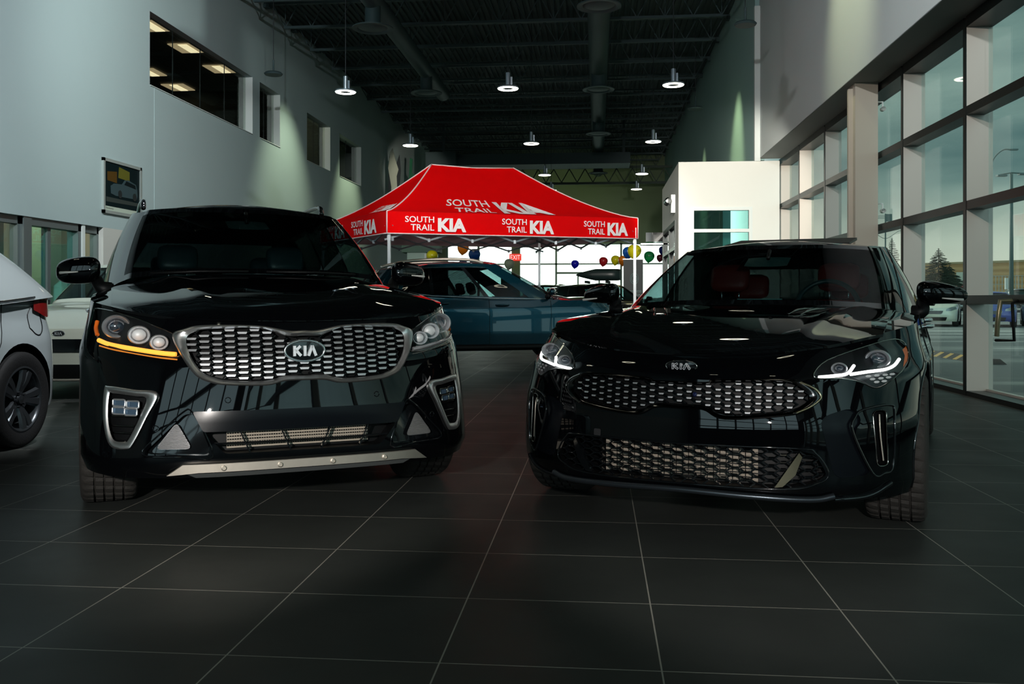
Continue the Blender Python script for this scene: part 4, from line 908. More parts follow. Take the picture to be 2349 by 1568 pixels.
m = MB(); m.box(-6.8, 36.6, 6.42, 1.3, 38.0, 6.86); m.box(-6.8, 35.9, 5.9, -5.6, 39.0, 6.86); m.box(-6.3, 36.9, 6.8, -6.2, 37.0, 8.2); m.box(1.0, 36.9, 6.8, 1.1, 37.0, 8.2); tag(m.build('duct_trunk', DUCTM), 'large dark rectangular duct crossing the far end of the ceiling', 'duct')
# ================================================================ lamps
RING = mat('ring_glow', (1, .97, .8), .5, emit=(1, .95, .72), estr=9.0); LAMPB = mat('lamp_body', (.30, .36, .42), .3, .7); CABLE = mat('cable_dark', (.02, .025, .03), .6)
def pendant():
    t = empty('pendant_lamp', (0, 0, 5.03)); m = MB(); m.lathe([(.205, .0), (.20, .03), (.12, .045), (.10, .02), (.10, .0)], 36); m.build('lamp_housing', LAMPB, t, True, 40)
    m = MB(); m.lathe([(.195, .0), (.19, -.012), (.115, -.012), (.105, .0)], 40); m.build('lamp_ring', RING, t, True)
    m = MB(); m.lathe([(.045, .03), (.045, .30), (.02, .31), (.001, .31)], 14); m.box(.05, -.02, .05, .085, .02, .22); m.build('lamp_driver', LAMPB, t, True, 40)
    m = MB(); m.tube([(0, 0, .3), (0, 0, 3.18)], .008, 6); m.build('lamp_cable', CABLE, t)
    return t
P0 = pendant(); first = True
rows = [(17.4, 'first'), (23.6, 'second'), (29.6, 'third'), (33.7, 'fourth')]; names = {-4.87: 'on the left', -1.7: 'in the middle', 1.42: 'on the right'}
for (y, rn) in rows:
    for x in (-4.87, -1.7, 1.42):
        if rn in ('third', 'fourth') and x < -4: continue
        o = P0 if first else copy_tree(P0); first = False; o.location = (x, y, 5.03)
        tag(o, 'glowing ring pendant lamp %s, %s' % (names[x], {'first': 'largest and nearest row', 'second': 'second row back', 'third': 'third row back above the red tent', 'fourth': 'smallest row at the far end'}[rn]), 'pendant lamp', 'ring pendant lamps')
for (x, y) in ((-4.87, 11.2), (-1.7, 11.2), (1.42, 11.2), (-4.87, 5.2), (-1.7, 5.2), (1.42, 5.2), (-1.7, -.8), (1.42, -.8)):
    o = copy_tree(P0); o.location = (x, y, 5.03); tag(o, 'glowing ring pendant lamp overhead nearer than the picture shows', 'pendant lamp', 'ring pendant lamps above the near cars')
# ================================================================ canopy tent
RED = mat('tent_red', (.86, .001, .002), .7, noise=.06, nscale=3, bump=.35, bscale=5, spec=0.0); RED.node_tree.nodes['Principled BSDF'].inputs['Emission Strength'].default_value = 0
_t = RED.node_tree; _b = _t.nodes['Principled BSDF']; _g = _t.nodes.new('ShaderNodeNewGeometry'); _mx = _t.nodes.new('ShaderNodeMix'); _mx.data_type = 'RGBA'
_src = _b.inputs['Base Color'].links[0].from_socket; _t.links.new(_g.outputs['Backfacing'], _mx.inputs[0]); _t.links.new(_src, _mx.inputs[6]); _mx.inputs[7].default_value = (.55, .40, .44, 1); _t.links.new(_mx.outputs[2], _b.inputs['Base Color'])
_tr = _t.nodes.new('ShaderNodeBsdfTranslucent'); _tr.inputs[0].default_value = (.75, .45, .5, 1); _ms = _t.nodes.new('ShaderNodeMixShader'); _ms.inputs[0].default_value = .16
_o = [n for n in _t.nodes if n.type == 'OUTPUT_MATERIAL'][0]; _t.links.new(_b.outputs[0], _ms.inputs[1]); _t.links.new(_tr.outputs[0], _ms.inputs[2]); _t.links.new(_ms.outputs[0], _o.inputs[0])
TEDGE = mat('tent_piping', (.80, .66, .66), .6); TWHITE = mat('tent_print', (.86, .82, .82), .6); ALU = mat('tent_aluminium', (.62, .66, .68), .35, .6); TINNER = mat('tent_underside', (.42, .27, .30), .8)
FL = cw(-287*15.5/2100, 15.5); FRc = cw(289*16.9/2100, 16.9); BR = cw(66*19.7/2100, 19.7); BL = FL+(BR-FRc)
E0, E1 = 2.125, 2.50; RZ = 3.56
ml = (FL+BL)/2; mr_ = (FRc+BR)/2; ud = (FRc-FL).normalized(); RL = ml+ud*1.52; RR = mr_-ud*1.52
tent = empty('canopy_tent', (FL+FRc+BL+BR)/4, 0, 'red pop-up canopy tent printed with white lettering, standing behind the black cars', 'tent'); TO = tent.location.copy()
def tl(p): return Vector(p)-TO
def outward(o, up=False):
    q = o.data.polygons[len(o.data.polygons)//2]; ref = Vector((0, 0, 1)) if up else Vector((q.center.x, q.center.y, 0))
    if q.normal.dot(ref) < 0: o.data.flip_normals()
    return o
def roof_pt(A, B, RA, RB, s, v, off=0.0):
    a = A.lerp(B, s); r = RA.lerp(RB, s); sag = .05*math.sin(PI*s)*(1 if v > .9 else v)
    p = a.lerp(r, v); z = E1+(RZ-E1)*(v**1.38)-sag*.6+.006*math.sin(s*37+v*9)*v
    return Vector((p.x, p.y, z+off))
def slope(A, B, RA, RB, nm, mm=RED, off=0.0):
    m = MB(); n = 24; m.grid([[tl(roof_pt(A, B, RA, RB, i/n, j/16, off)) for j in range(17)] for i in range(n+1)]); return outward(m.build(nm, mm, tent, True, recalc=False), True)
slope(FL, FRc, RL, RR, 'roof_panel'); slope(FRc, BR, RR, RR, 'roof_panel'); slope(BR, BL, RR, RL, 'roof_panel'); slope(BL, FL, RL, RL, 'roof_panel')
for A, B, nm in ((FL, FRc, 'front_valance'), (FRc, BR, 'valance'), (BR, BL, 'valance'), (BL, FL, 'side_valance')):
    m = MB(); n = 40; nor = (B-A).cross(Vector((0, 0, 1))).normalized(); P = []
    for i in range(n+1):
        s = i/n; p = A.lerp(B, s); P.append([tl(Vector((p.x, p.y, E0+(E1-E0)*j/6))+nor*(.012*math.sin(s*22)*(1-j/6)-.004)) for j in range(7)])
    m.grid(P); outward(m.build(nm, RED, tent, True, recalc=False))
    for z in (E0,): MB().tube([tl(Vector((A.lerp(B, i/20).x, A.lerp(B, i/20).y, z))+nor*.005) for i in range(21)], .011, 6).build('piping', TEDGE, tent, True)
m = MB()
for A in (FL, FRc, BR, BL): m.tube([tl((A.x, A.y, E0)), tl((A.x, A.y, E1))], .012, 6)
for A, R2 in ((FL, RL), (FRc, RR), (BR, RR), (BL, RL)): m.tube([tl(roof_pt(A, A, R2, R2, 0, j/16, .004)) for j in range(17)], .013, 6)
m.tube([tl((*RL.xy, RZ)), tl(((RL.x+RR.x)/2, (RL.y+RR.y)/2, RZ-.03)), tl((*RR.xy, RZ))], .013, 6); m.build('piping', TEDGE, tent, True)
# printing
def logo(box, fn):                      # KIA with the two small words on its left
    mb = MB(); u0, v0, u1, v1 = box; W = u1-u0; Hh = v1-v0
    put_text(mb, 'SOUTH', (u0, v0+Hh*.58, u0+W*.47, v0+Hh*1.0), fn, .012); put_text(mb, 'TRAIL', (u0+W*.09, v0+Hh*.04, u0+W*.47, v0+Hh*.46), fn, .012); put_text(mb, 'KIA', (u0+W*.53, v0-.02*Hh, u1, v0+Hh*.92), fn, .05); mb.build('printed_lettering', TWHITE, tent, recalc=False)
nf = (FRc-FL).cross(Vector((0, 0, 1))).normalized(); nl = (FL-BL).cross(Vector((0, 0, 1))).normalized()
def on_val(A, B, nn): return lambda u, v: tl(Vector((A.lerp(B, u).x, A.lerp(B, u).y, E0+(E1-E0)*v))+nn*.022)
f_ = on_val(FL, FRc, nf)
for (a, b_) in ((.066, .297), (.436, .645), (.768, .955)): logo((a, .13, b_, .80), f_)
for (a, b_) in ((.52, .88),): logo((a, .10, b_, .80), on_val(BL, FL, nl))
for (a, b_) in ((.08, .42),): logo((a, .10, b_, .80), on_val(BL, FL, nl))
logo((.215, .03, .66, .40), lambda u, v: tl(roof_pt(FL, FRc, RL, RR, u, v, .018)))
logo((.62, .08, .98, .30), lambda u, v: tl(roof_pt(BL, FL, RL, RL, u, v, .018)))
lgm = MB()
for k, A in enumerate((FL, FRc, BR, BL)):
    inn = ((FL+FRc+BL+BR)/4-A).normalized()*.06; q = A+inn; b = MB(); b.box(q.x-TO.x-.025, q.y-TO.y-.025, 0, q.x-TO.x+.025, q.y-TO.y+.025, E0+.2); b.box(q.x-TO.x-.03, q.y-TO.y-.03, E0-.12, q.x-TO.x+.03, q.y-TO.y+.03, E0-.04)
    b.box(q.x-TO.x-.06, q.y-TO.y-.06, 0, q.x-TO.x+.06, q.y-TO.y+.06, .012); b.build('leg', ALU, tent)
tr = MB()
for A, B in ((FL, FRc), (FRc, BR), (BR, BL), (BL, FL)):
    n = 6 if (B-A).length > 4 else 4; inn = ((FL+FRc+BL+BR)/4-(A+B)/2).normalized()*.10
    for i in range(n):
        a = A.lerp(B, i/n)+inn; c_ = A.lerp(B, (i+1)/n)+inn; lo, hi = E0-.10, E0+.14
        z1, z2 = (hi, lo) if i % 2 == 0 else (lo, hi)
        tr.bar(tl((a.x, a.y, z1)), tl((c_.x, c_.y, z2)), .02, .03); tr.bar(tl((a.x, a.y, z2+.0)), tl((c_.x, c_.y, z1)), .02, .03)
        tr.box(*(tl((c_.x-.02, c_.y-.02, lo-.03))), *(tl((c_.x+.02, c_.y+.02, lo+.03))))
tr.build('truss', mat('truss_grey', (.22, .25, .27), .4, .6), tent)
# ================================================================ balloons
def balloon():
    prof = [(.001, -.18), (.012, -.178), (.006, -.165), (.03, -.145), (.085, -.10), (.125, -.04), (.14, .02), (.13, .075), (.095, .12), (.05, .143), (.001, .15)]
    q = [(p.x, p.z) for p in catmull([(a, 0, b) for a, b in prof], 3)]; m = MB(); m.lathe(q, 28); return m
BC = {'yellow': (.80, .72, .01), 'orange': (.85, .22, .01), 'navy': (.01, .03, .22), 'blue': (.01, .11, .48), 'white': (.80, .86, .66), 'royal blue': (.01, .01, .75), 'red': (.62, .02, .03), 'green': (.01, .24, .06), 'maroon': (.12, .005, .02)}
BL_ = [(991,588,26,'yellow','yellow balloon beside the pale sign panel'),(1062,570,26,'orange','orange balloon half hidden by the rear edge of the red tent'),(1062,608,22,'navy','navy balloon just above the teal car roof'),(1088,585,27,'blue','blue balloon above the teal car roof'),
  (1168,606,23,'white','white balloon below the exit sign'),(1319,606,18,'royal blue','small royal blue balloon above the roof box'),(1384,600,20,'red','red balloon between the royal blue and the yellow one'),(1412,597,21,'yellow','smaller yellow balloon beside the red one'),(1429,598,22,'orange','orange balloon half behind the black banner stand'),
  (1441,580,26,'blue','blue balloon behind the large yellow one'),(1455,577,31,'yellow','large yellow balloon over the black banner stand'),(1489,589,24,'green','green balloon right of the black banner stand'),(1521,575,20,'navy','dark navy balloon at the vestibule corner'),(1514,592,16,'maroon','maroon balloon low at the vestibule corner')]
meshb = None
for (px, py, r, cn, lab) in BL_:
    d = {31: 25.4, 27: 23.5, 26: 26.6, 23: 27, 24: 26.5, 20: 36.0, 16: 33.0, 22: 31.0, 18: 34.0}.get(r, 33.0); R0 = r*.5*d/F_PX*1.02; k = R0/.14*(1.0)
    o = balloon().build('balloon', mat('balloon_'+cn.replace(' ', '_'), BC[cn], .28, coat=.3, emit=BC[cn], estr=.0), None, True); o.location = pw(px, py, d); o.scale = (k, k, k); o.rotation_euler = (.1, .15, 0)
    tag(o, lab, 'balloon', 'balloons')
    s = MB(); s.tube([(0, 0, -.17), (.02, 0, -.45), (0, .01, -.75)], .003, 4); s.build('balloon_string', mat('string', (.7, .7, .65), .8), o)
# ================================================================ banner, sign pillar, exit sign, poster, cutouts, fittings
d = 25.2; p = pw(1452.5, 687, d); bw, bh = .27, 2.10
ban = empty('banner_stand', (p.x, p.y, 0), TH, 'narrow black roll-up banner stand right of the tent, printed with a wheel', 'banner stand')
m = MB(); m.box(-bw, -.01, .08, bw, .01, bh); m.build('banner_cloth', mat('banner_black', (.004, .012, .014), .5), ban); m = MB(); m.box(-bw-.02, -.08, 0, bw+.02, .08, .08); m.box(-bw-.02, -.02, bh, bw+.02, .02, bh+.03); m.build('banner_base', ALU, ban)
m = MB(); f2 = lambda u, v: (-bw+2*bw*u, -.013, v); put_text(m, 'TIMELESS', (.18, 1.20, .92, 1.26), f2); put_text(m, 'DESIGN', (.18, 1.10, .92, 1.16), f2)
for R0 in (.15, .10): m.tube([(.03+R0*.75*math.cos(a), -.014, 1.58+R0*math.sin(a)) for a in [2*PI*k/28 for k in range(28)]], .007, 5, True)
m.build('banner_print', mat('banner_print', (.10, .2, .2), .5), ban)
SGN = mat('sign_pale', (.50, .66, .58), .7); p = pw(957, 640, 30.0)
o = empty('sign_pylon', (p.x, p.y, 0), TH, 'pale green pylon panel with an arched logo beside the far windows', 'sign'); m = MB(); m.box(-.33, 0, 0, .30, .25, 2.55); m.build('panel', SGN, o); m = MB(); m.box(.24, -.02, 0, .30, 0, 2.5); m.build('edge_strip', WHITEM, o)
m = MB(); m.box(-.5, -.1, 2.55, .75, .9, 2.78); m.build('header', mat('sign_header', (.12, .2, .16), .7), o)
m = MB(); m.tube([(.07+.14*math.cos(a), -.02, 1.98+.32*math.sin(a)) for a in [PI*k/16 for k in range(17)]], .02, 6); [m.bar((.0+.05*k, -.02, 1.75), (.0+.05*k, -.02, 2.05), .015, .02) for k in range(3)]; m.build('arch_logo', mat('logo_grey', (.45, .5, .55), .3, .7), o)
o = empty('exit_sign', (-4.05, YB-.39, 3.1), TH, 'small red exit sign on the green pillar at the far windows', 'exit sign'); m = MB(); m.box(-.30, 0, -.17, .30, .08, .17); m.build('sign_box', mat('exit_red', (.7, .02, .01), .5, emit=(1, .05, .03), estr=.7), o)
m = MB(); put_text(m, 'EXIT', (0, 0, 1, 1), lambda u, v: (-.24+.48*u, -.005, -.11+.22*v)); m.build('sign_letters', mat('exit_white', (1, .8, .8), .5, emit=(1, .8, .8), estr=.8), o)
p = pw(1171, 687, 22.0); o = empty('display_board', (p.x, p.y, 0), TH, 'grey-green board with a diamond outline, seen through the teal car window', 'sign'); m = MB(); m.box(-.23, 0, 1.0, .21, .04, 1.56); m.tube([(0, .02, 0), (0, .02, 1.05)], .03, 8); m.build('board', mat('board_grey_green', (.10, .22, .20), .6), o)
m = MB(); q_ = [(-.10, 1.40), (-.05, 1.47), (.05, 1.47), (.10, 1.40), (0, 1.24)]; m.tube([(a, -.01, b) for a, b in q_], .007, 5, True); m.build('diamond_outline', mat('diamond_dark', (.01, .05, .08), .5), o); m = MB(); m.add([(a*.8, -.008, 1.36+(b-1.36)*.8) for a, b in q_], [(0,1,2,3,4)]); m.build('diamond_fill', mat('diamond_blue', (.06, .25, .40), .5), o)
# poster on the left wall
def wl(px, py):
    dd = F_PX*8.0/(1370-px)*1.0; q = pw(px, py, dd); return q
ya, yb_ = wl(233, 400).y, wl(321, 400).y; za, zb2 = 2.93, 4.02
za = 1+(687-487)/(1370-233)*8.0; zb2 = 1+(687-360)/(1370-233)*8.0
o = empty('framed_poster', (XL, ya, za), 0, 'silver framed poster of a dark people carrier at night, hung on the left wall', 'poster'); wd = yb_-ya; hh = zb2-za
m = MB(); [m.box(*q) for q in ((0, 0, 0, .04, .05, hh), (0, wd-.05, 0, .04, wd, hh), (0, 0, 0, .04, wd, .05), (0, 0, hh-.05, .04, wd, hh))]; m.build('poster_frame', mat('frame_silver', (.55, .6, .58), .4, .5), o)
m = MB(); m.box(.0, .05, .05, .02, wd-.05, hh-.05); m.build('poster_sheet', mat('poster_dark', (.004, .012, .014), .6, spec=.1), o)
def pq(pts, mt, nm, off=.022):
    m = MB(); n = len(pts); m.add([(off, .05+(wd-.1)*u, .05+(hh-.1)*v) for u, v in pts]+[(.02, .05+(wd-.1)*u, .05+(hh-.1)*v) for u, v in pts], [tuple(range(n))]+[(i, (i+1) % n, n+(i+1) % n, n+i) for i in range(n)]); m.build(nm, mt, o)
pq([(0,0),(1,0),(1,.09),(0,.09)], mat('poster_white', (.55, .62, .52), .6), 'poster_band')
pq([(.05,.18),(1,.20),(1,.27),(.05,.28)], mat('poster_road', (.05, .06, .055), .6, spec=.1), 'poster_road'); pq([(.38,.72),(.70,.70),(.70,.90),(.40,.95)], mat('poster_gold', (.14, .13, .02), .6, spec=.1), 'poster_lights'); pq([(.08,.62),(.34,.60),(.34,.84),(.08,.80)], mat('poster_amber', (.10, .05, .01), .6, spec=.1), 'poster_lights')
pq([(.18,.36),(.17,.52),(.26,.58),(.48,.60),(.56,.70),(.66,.72),(.88,.66),(.92,.55),(.93,.42),(.90,.34),(.30,.33)], mat('poster_car', (.05, .08, .09), .6, spec=.1), 'poster_car', .026)
pq([(.54,.60),(.60,.69),(.86,.64),(.88,.56)], mat('poster_glass', (.005, .01, .012), .6, spec=.1), 'poster_car_glass', .028)
for u in (.42, .84): pq([(u+.055*math.cos(a), .38+.085*math.sin(a)) for a in [k*PI/6 for k in range(12)]], mat('poster_wheel', (.015, .02, .022), .4), 'poster_wheel', .029)
m = MB(); put_text(m, 'Sedona', (.04, .035, .24, .068), lambda u, v: (.024, .05+(wd-.1)*u, .05+(hh-.1)*v)); m.build('poster_title', mat('poster_ink', (.02, .02, .02), .6), o)
# painted wooden cutouts leaning high at the end of the left wall
def cutout(x, y, z0, shapes, lab):
    o = empty('painted_cutout', (x, y, z0), 0, lab, 'cutout board', 'painted cutout boards'); m = MB(); m.box(XL-x, .01, .9, .05, .05, .95); m.build('bracket', DARKM, o)
    for k, (poly, mt, th) in enumerate(shapes):
        n = len(poly); m = MB(); m.add([(a, -.02*(k+1), b) for a, b in poly]+[(a, .02, b) for a, b in poly], [tuple(range(n)), tuple(range(2*n-1, n-1, -1))]+[(i, (i+1) % n, n+(i+1) % n, n+i) for i in range(n)]); m.build('board' if k == 0 else 'painted_patch', mt, o)
cwht = mat('cutout_cream', (.50, .52, .42), .6); cblk = mat('cutout_black', (.02, .025, .03), .6); cgrn = mat('cutout_green', (.01, .16, .07), .6); cyel = mat('cutout_yellow', (.62, .50, .01), .6); ctan = mat('cutout_tan', (.36, .20, .11), .6)
cutout(-7.55, 33.6, 3.9, [([(-.15,0),(.15,.0),(.22,.6),(.2,1.3),(.25,1.9),(.2,2.5),(.1,2.2),(-.2,1.9),(-.22,1.2)], cblk, 0), ([(-.12,.7),(.0,.0),(.02,0),(.03,.7),(.12,1.3),(.1,1.7),(.17,1.95),(.04,2.35),(-.06,2.75),(-.14,2.6),(-.22,2.0),(-.1,1.3)], cwht, 0)], 'tall black and cream painted cutout board high on the left wall')
cutout(-7.35, 36.3, 3.9, [([(-.2,0),(.28,0),(.3,1.2),(.28,1.9),(-.08,2.2),(-.05,2.75),(-.16,2.8),(-.22,1.6)], cgrn, 0), ([(-.02,0),(.27,0),(.27,.8),(.1,1.1),(-.02,.8)], cyel, 0), ([(.02,1.3),(.25,1.05),(.27,1.85),(.02,1.9)], ctan, 0)], 'green, yellow and tan painted cutout board beside the black and cream one')
cutout(-7.35, 39.0, 4.2, [([(-.15,0),(.2,0),(.2,1.5),(.1,1.7),(.02,1.5),(-.05,1.6),(-.15,1.4)], mat('cutout_olive', (.30, .30, .16), .6), 0)], 'small olive painted cutout board nearest the tent peak')
# emergency light on vestibule side, wall camera and heater
p = pw(1537, 462, 20.9); o = empty('emergency_light', (vx0, 20.6, 3.12), 0, 'white twin-head emergency light on the side of the white vestibule', 'emergency light'); m = MB(); m.box(-.09, -.14, -.2, 0, .14, .2); m.build('light_case', WHITEM, o)
m = MB(); m.lathe([(.07, 0), (.08, -.05), (.05, -.09), (.001, -.1)], 20, (-.16, -.18, .05), 'Y'); m.lathe([(.07, 0), (.08, -.05), (.05, -.09), (.001, -.1)], 20, (-.16, .12, .05), 'Y'); m.bar((-.16, -.18, .05), (-.04, .0, .02), .03, .03); m.build('light_head', CHROME, o, True, 40)
o = empty('unit_heater', (1.50, 24.15, 2.62), 0, 'small dark box on a bracket at the far edge of the vestibule door', 'heater'); m = MB(); m.box(-.25, -.2, -.12, .2, .2, .12); m.build('heater_case', GLOSSB, o); m = MB(); m.box(-.38, -.25, -.2, .27, .25, -.16); m.build('bracket', ALU, o)
for (z, nm) in ((3.72, 'upper'), (2.32, 'lower')):
    o = empty('security_camera', (3.88, 13.02, z), 0, '%s white bracket camera on the beige column' % nm, 'camera', 'cameras on the column'); m = MB(); m.tube([(-.07, 0, 0), (.03, 0, 0), (.03, 0, -.09)], .012, 6); m.lathe([(.03, 0), (.03, .08), (.001, .09)], 14, (.03, -.05, -.10), 'Y'); m.build('camera_body', WHITEM, o, True, 40)
for (x, y, nm) in ((-7.0, 19.3, 'left wall'), (2.62, 16.6, 'right wall'), (2.5, 23.8, 'right wall further back')):
    o = empty('dark_pendant', (x, y, 5.9), 0, 'unlit dark disc pendant hanging near the %s' % nm, 'pendant lamp', 'unlit disc pendants'); m = MB(); m.lathe([(.001, -.03), (.18, -.03), (.2, 0), (.17, .03), (.02, .05), (.02, .3)], 28); m.build('disc', JOISTM, o, True, 40); m = MB(); m.tube([(0, 0, .3), (0, 0, 2.32)], .008, 5); m.build('lamp_cable', CABLE, o)
# ================================================================ other cars
def gspec(W=.86, fo=.83, wb=2.58, ro=.75, sill=.19, hf=.72, cowl=.98, yc=.45, belt=.92, brear=1.0, rz=1.43, yrf=1.15, yrr=2.9, ygr=3.35, rw=.60, r=.31, crown=.045):
    return dict(front=[(.15,-fo+.06,W-.04,.7,2.6),(.3,-fo+.01,W-.01,.7,2.6),(.5,-fo,W,.72,2.5),(hf,-fo+.05,W-.01,.75,2.3),(hf+.15,-fo+.13,W-.05,.75,2.2)],
        rear=lambda z: wb+ro-.10*max(0, z-.7), bot=[(-fo,sill+.03),(0,sill),(wb,sill),(wb+ro,sill+.10)],
        edge=[(-fo,hf),(-fo+.25,hf+.05),(-.25,hf+.14),(.2,belt-.03),(1.0,belt),(2.0,belt+.03),(wb+.3,brear),(wb+ro,brear)],
        hood=[(-fo,hf),(-fo+.15,hf+.05),(-.3,hf+.18),(yc-.2,cowl-.04),(yc,cowl),(yc+.25,belt-.02),(2.0,belt),(wb+.3,brear),(wb+ro,brear)], hp=3.0,
        cab=[(0,yc-.02,cowl,0,yrf-.1,rz-.03,'*w'),(W*.45,yc,cowl-.005,rw*.5,yrf-.08,rz-.035,'*w'),(W*.74,yc+.08,cowl-.02,rw*.86,yrf,rz-.05,'*w'),(W*.85,yc+.14,cowl-.04,rw*.95,yrf+.05,rz-.06,None),(W*.92,yc+.24,belt-.01,rw,yrf+.12,rz-.06,None),
            (W*.96,yc+.45,belt-.01,rw+.01,yrf+.25,rz-.055,'d'),(W*.975,yc+.8,belt-.01,rw+.015,yrf+.42,rz-.05,'d'),(W*.98,yc+1.15,belt,rw+.015,yrf+.65,rz-.045,'p'),(W*.98,yc+1.23,belt,rw+.015,yrf+.72,rz-.045,'e'),(W*.98,yc+1.95,belt+.02,rw+.005,yrf+1.35,rz-.06,None),
            (W*.97,yc+2.0,belt+.025,rw,yrf+1.42,rz-.062,'q'),(W*.95,wb+.3,brear-.01,rw-.03,yrr-.15,rz-.08,None),(W*.88,wb+.5,brear,rw-.07,yrr-.02,rz-.09,None),(W*.78,ygr-.06,brear+.005,rw-.14,yrr+.02,rz-.09,'*r'),(W*.4,ygr-.01,brear+.01,rw*.5,yrr+.05,rz-.08,'*r'),(0,ygr,brear+.01,0,yrr+.06,rz-.08,None)],
        cabc=1.8, crown=crown, mirror=dict(c=(W+.09,yc+.25,belt+.10), r=(.10,.07,.06), foot=(W-.03,yc+.28,belt+.02), tip=.7, rise=-.005), r=r, wb=wb, W=W, fo=fo, hf=hf, gv=(.09, .92))
def generic_car(S, xc, d, phi, paint, label, group=None, res=1, alloy=None, rim=.20, style=None, grille=True, trim=False, glassw=WSG, glasss=SIDEG, inside=BLACKLEATHER, zoff=0.0, wheels=True, tail=True, name='car', seatson=True, rearg=None):
    t = empty(name, cw(xc, d, zoff), math.radians(phi)+TH, label, 'car', group); body = body_shell(S, t, paint, res); r = S['r']; W = S['W']; cuts = []
    for s in (1, -1):
        for y in (0, S['wb']): cuts.append(arch_cutter(s*(W-.30), s*1.3, y, r+.01, r+.045))
    boolean(body, cuts); body.data.shade_smooth(); body.data.set_sharp_from_angle(angle=math.radians(32)); greenhouse(S, t, paint, res, glassw, glasss, (S['cab'][3][1], S['wb']+.2) if trim else None, rearg)
    hf = S['hf']
    if grille:
        gp = rounded([(-.42,hf-.09),(.42,hf-.09),(.36,hf-.22),(-.36,hf-.22)], .04); g = surf_patch(S, gp, -.006, 'grille', GLOSSB, t, .05, .01); surf_tube(S, gp, .008, -.008, 'grille_rim', CHROME, g, 1, 6, True)
        surf_patch(S, rounded([(-.55,hf-.34),(.55,hf-.34),(.50,hf-.48),(-.50,hf-.48)], .03), -.006, 'lower_intake', BLACKP, t, .05, .01)
        surf_tube(S, [(-.60,.215),(0,.205),(.60,.215)], .012, -.012, 'lip', SATIN, t, 8)
        kia_badge(t, S, hf-.035, .060, .028, -.006)
        for s in (1, -1):
            hl = [(.50,hf-.10),(.52,hf-.02),(.70,hf+.05),(W*.94,hf+.08),(W*.96,hf-.02),(.68,hf-.10)]
            surf_patch(S, hl if s > 0 else mir(hl), -.005, 'headlight', mat('headlight_clear', (.25, .28, .29), .08, .7, coat=1), t, .04, .01)
    if tail:
        for s in (1, -1):
            P = []
            for i in range(12):
                u = i/11; row = []
                for j in range(6):
                    v = .985-(.05+.13*math.sin(PI*min(1, u*1.1+.12)))*j/5; p = outline_point(S, v, rear_th=.02+u*.85); k = 1.012; row.append((s*p.x*k+s*.004, p.y+.010, p.z+.004))
                P.append(row)
            MB().grid(P).build('tail_light', mat('tail_red', (.25, .01, .01), .15, coat=1), t, True)
    for s in (1, -1):
        mirror(t, S, s, paint)
        for yd in (S['cab'][4][1]-.05, S['cab'][7][1]+.03, S['cab'][10][1]+.05):
            pts = []; b = MB()
            for v in [.10+.08*k for k in range(12)]:
                yy = yd+((-.20*math.exp(-((v-.35)/.3)**2)) if yd > S['wb']-.5 else 0); p = outline_point(S, v, side_y=yy); pts.append((s*(p.x+.0005), yy, p.z))
            b.tube(pts, .0035, 4); b.build('door_seam', BLACKP, t)
        for yd in (S['cab'][7][1]-.17, S['cab'][10][1]-.17):
            p = outline_point(S, .86, side_y=yd); h = MB(); h.tube(catmull([(s*(p.x-.005), yd-.10, p.z), (s*(p.x+.03), yd-.06, p.z), (s*(p.x+.032), yd+.07, p.z), (s*(p.x-.005), yd+.10, p.z)], 3), .013, 6); h.build('door_handle', paint, t, True)
    if wheels:
        st = style or dict(n=5, w0=.05, w1=.07); sh = wheel(t, W-.125, 0, r, .20, rim, st, False, alloy or DCHROME)
        for (x, y) in ((-W+.125, 0), (W-.125, S['wb']), (-W+.125, S['wb'])): wheel(t, x, y, r, .20, rim, st, False, None, shared=sh)
    if seatson: seats(t, [(-.34, S['cab'][4][1]+.85, S['cab'][4][2]+.03, S['cab'][4][2]+.18), (.34, S['cab'][4][1]+.85, S['cab'][4][2]+.03, S['cab'][4][2]+.18)], inside)
    return t
def cpaint(nm, c, met=.6, rough=.28): return mat(nm, c, rough, met, coat=1.0)
# teal crossover under the tent edge
S1 = gspec(W=.915, fo=.90, wb=2.67, ro=.90, sill=.25, hf=.86, cowl=1.08, yc=.35, belt=1.02, brear=1.10, rz=1.585, yrf=1.10, yrr=2.95, ygr=3.35, rw=.62, r=.35, crown=.045)
S1['cab'] = [(0,.30,1.055,0,1.25,1.565,'*w'),(.41,.33,1.05,.31,1.27,1.56,'*w'),(.68,.43,1.03,.53,1.33,1.545,'*w'),(.78,.50,1.01,.59,1.38,1.535,None),(.84,.62,.99,.615,1.48,1.53,None),(.875,.85,.99,.63,1.62,1.535,'d'),(.885,1.2,.995,.635,1.75,1.54,'d'),(.89,1.50,1.00,.635,1.9,1.54,'p'),
    (.89,1.58,1.005,.635,1.96,1.54,'e'),(.885,2.35,1.035,.62,2.35,1.52,'p'),(.88,2.40,1.04,.615,2.40,1.515,'q'),(.86,2.85,1.085,.58,2.58,1.49,None),(.78,3.15,1.10,.52,2.9,1.46,None),(.68,3.28,1.10,.45,3.0,1.44,'*r'),(.35,3.38,1.11,.25,3.08,1.44,'*r'),(0,3.40,1.11,0,3.1,1.44,None)]
S1['gv'] = (.08, .88)
tealc = generic_car(S1, .87, 14.75, 107, cpaint('teal_paint', (.004, .055, .085), .75, .22), 'dark teal crossover seen side-on between the two black cars, roof rails in silver', 'cars parked behind', 2, mat('alloy_grey', (.3, .32, .33), .3, .9), .23, dict(n=5, split=(-.2, .2), w0=.035, w1=.045, v=True), trim=True, rearg=DARKG)
cl = MB()
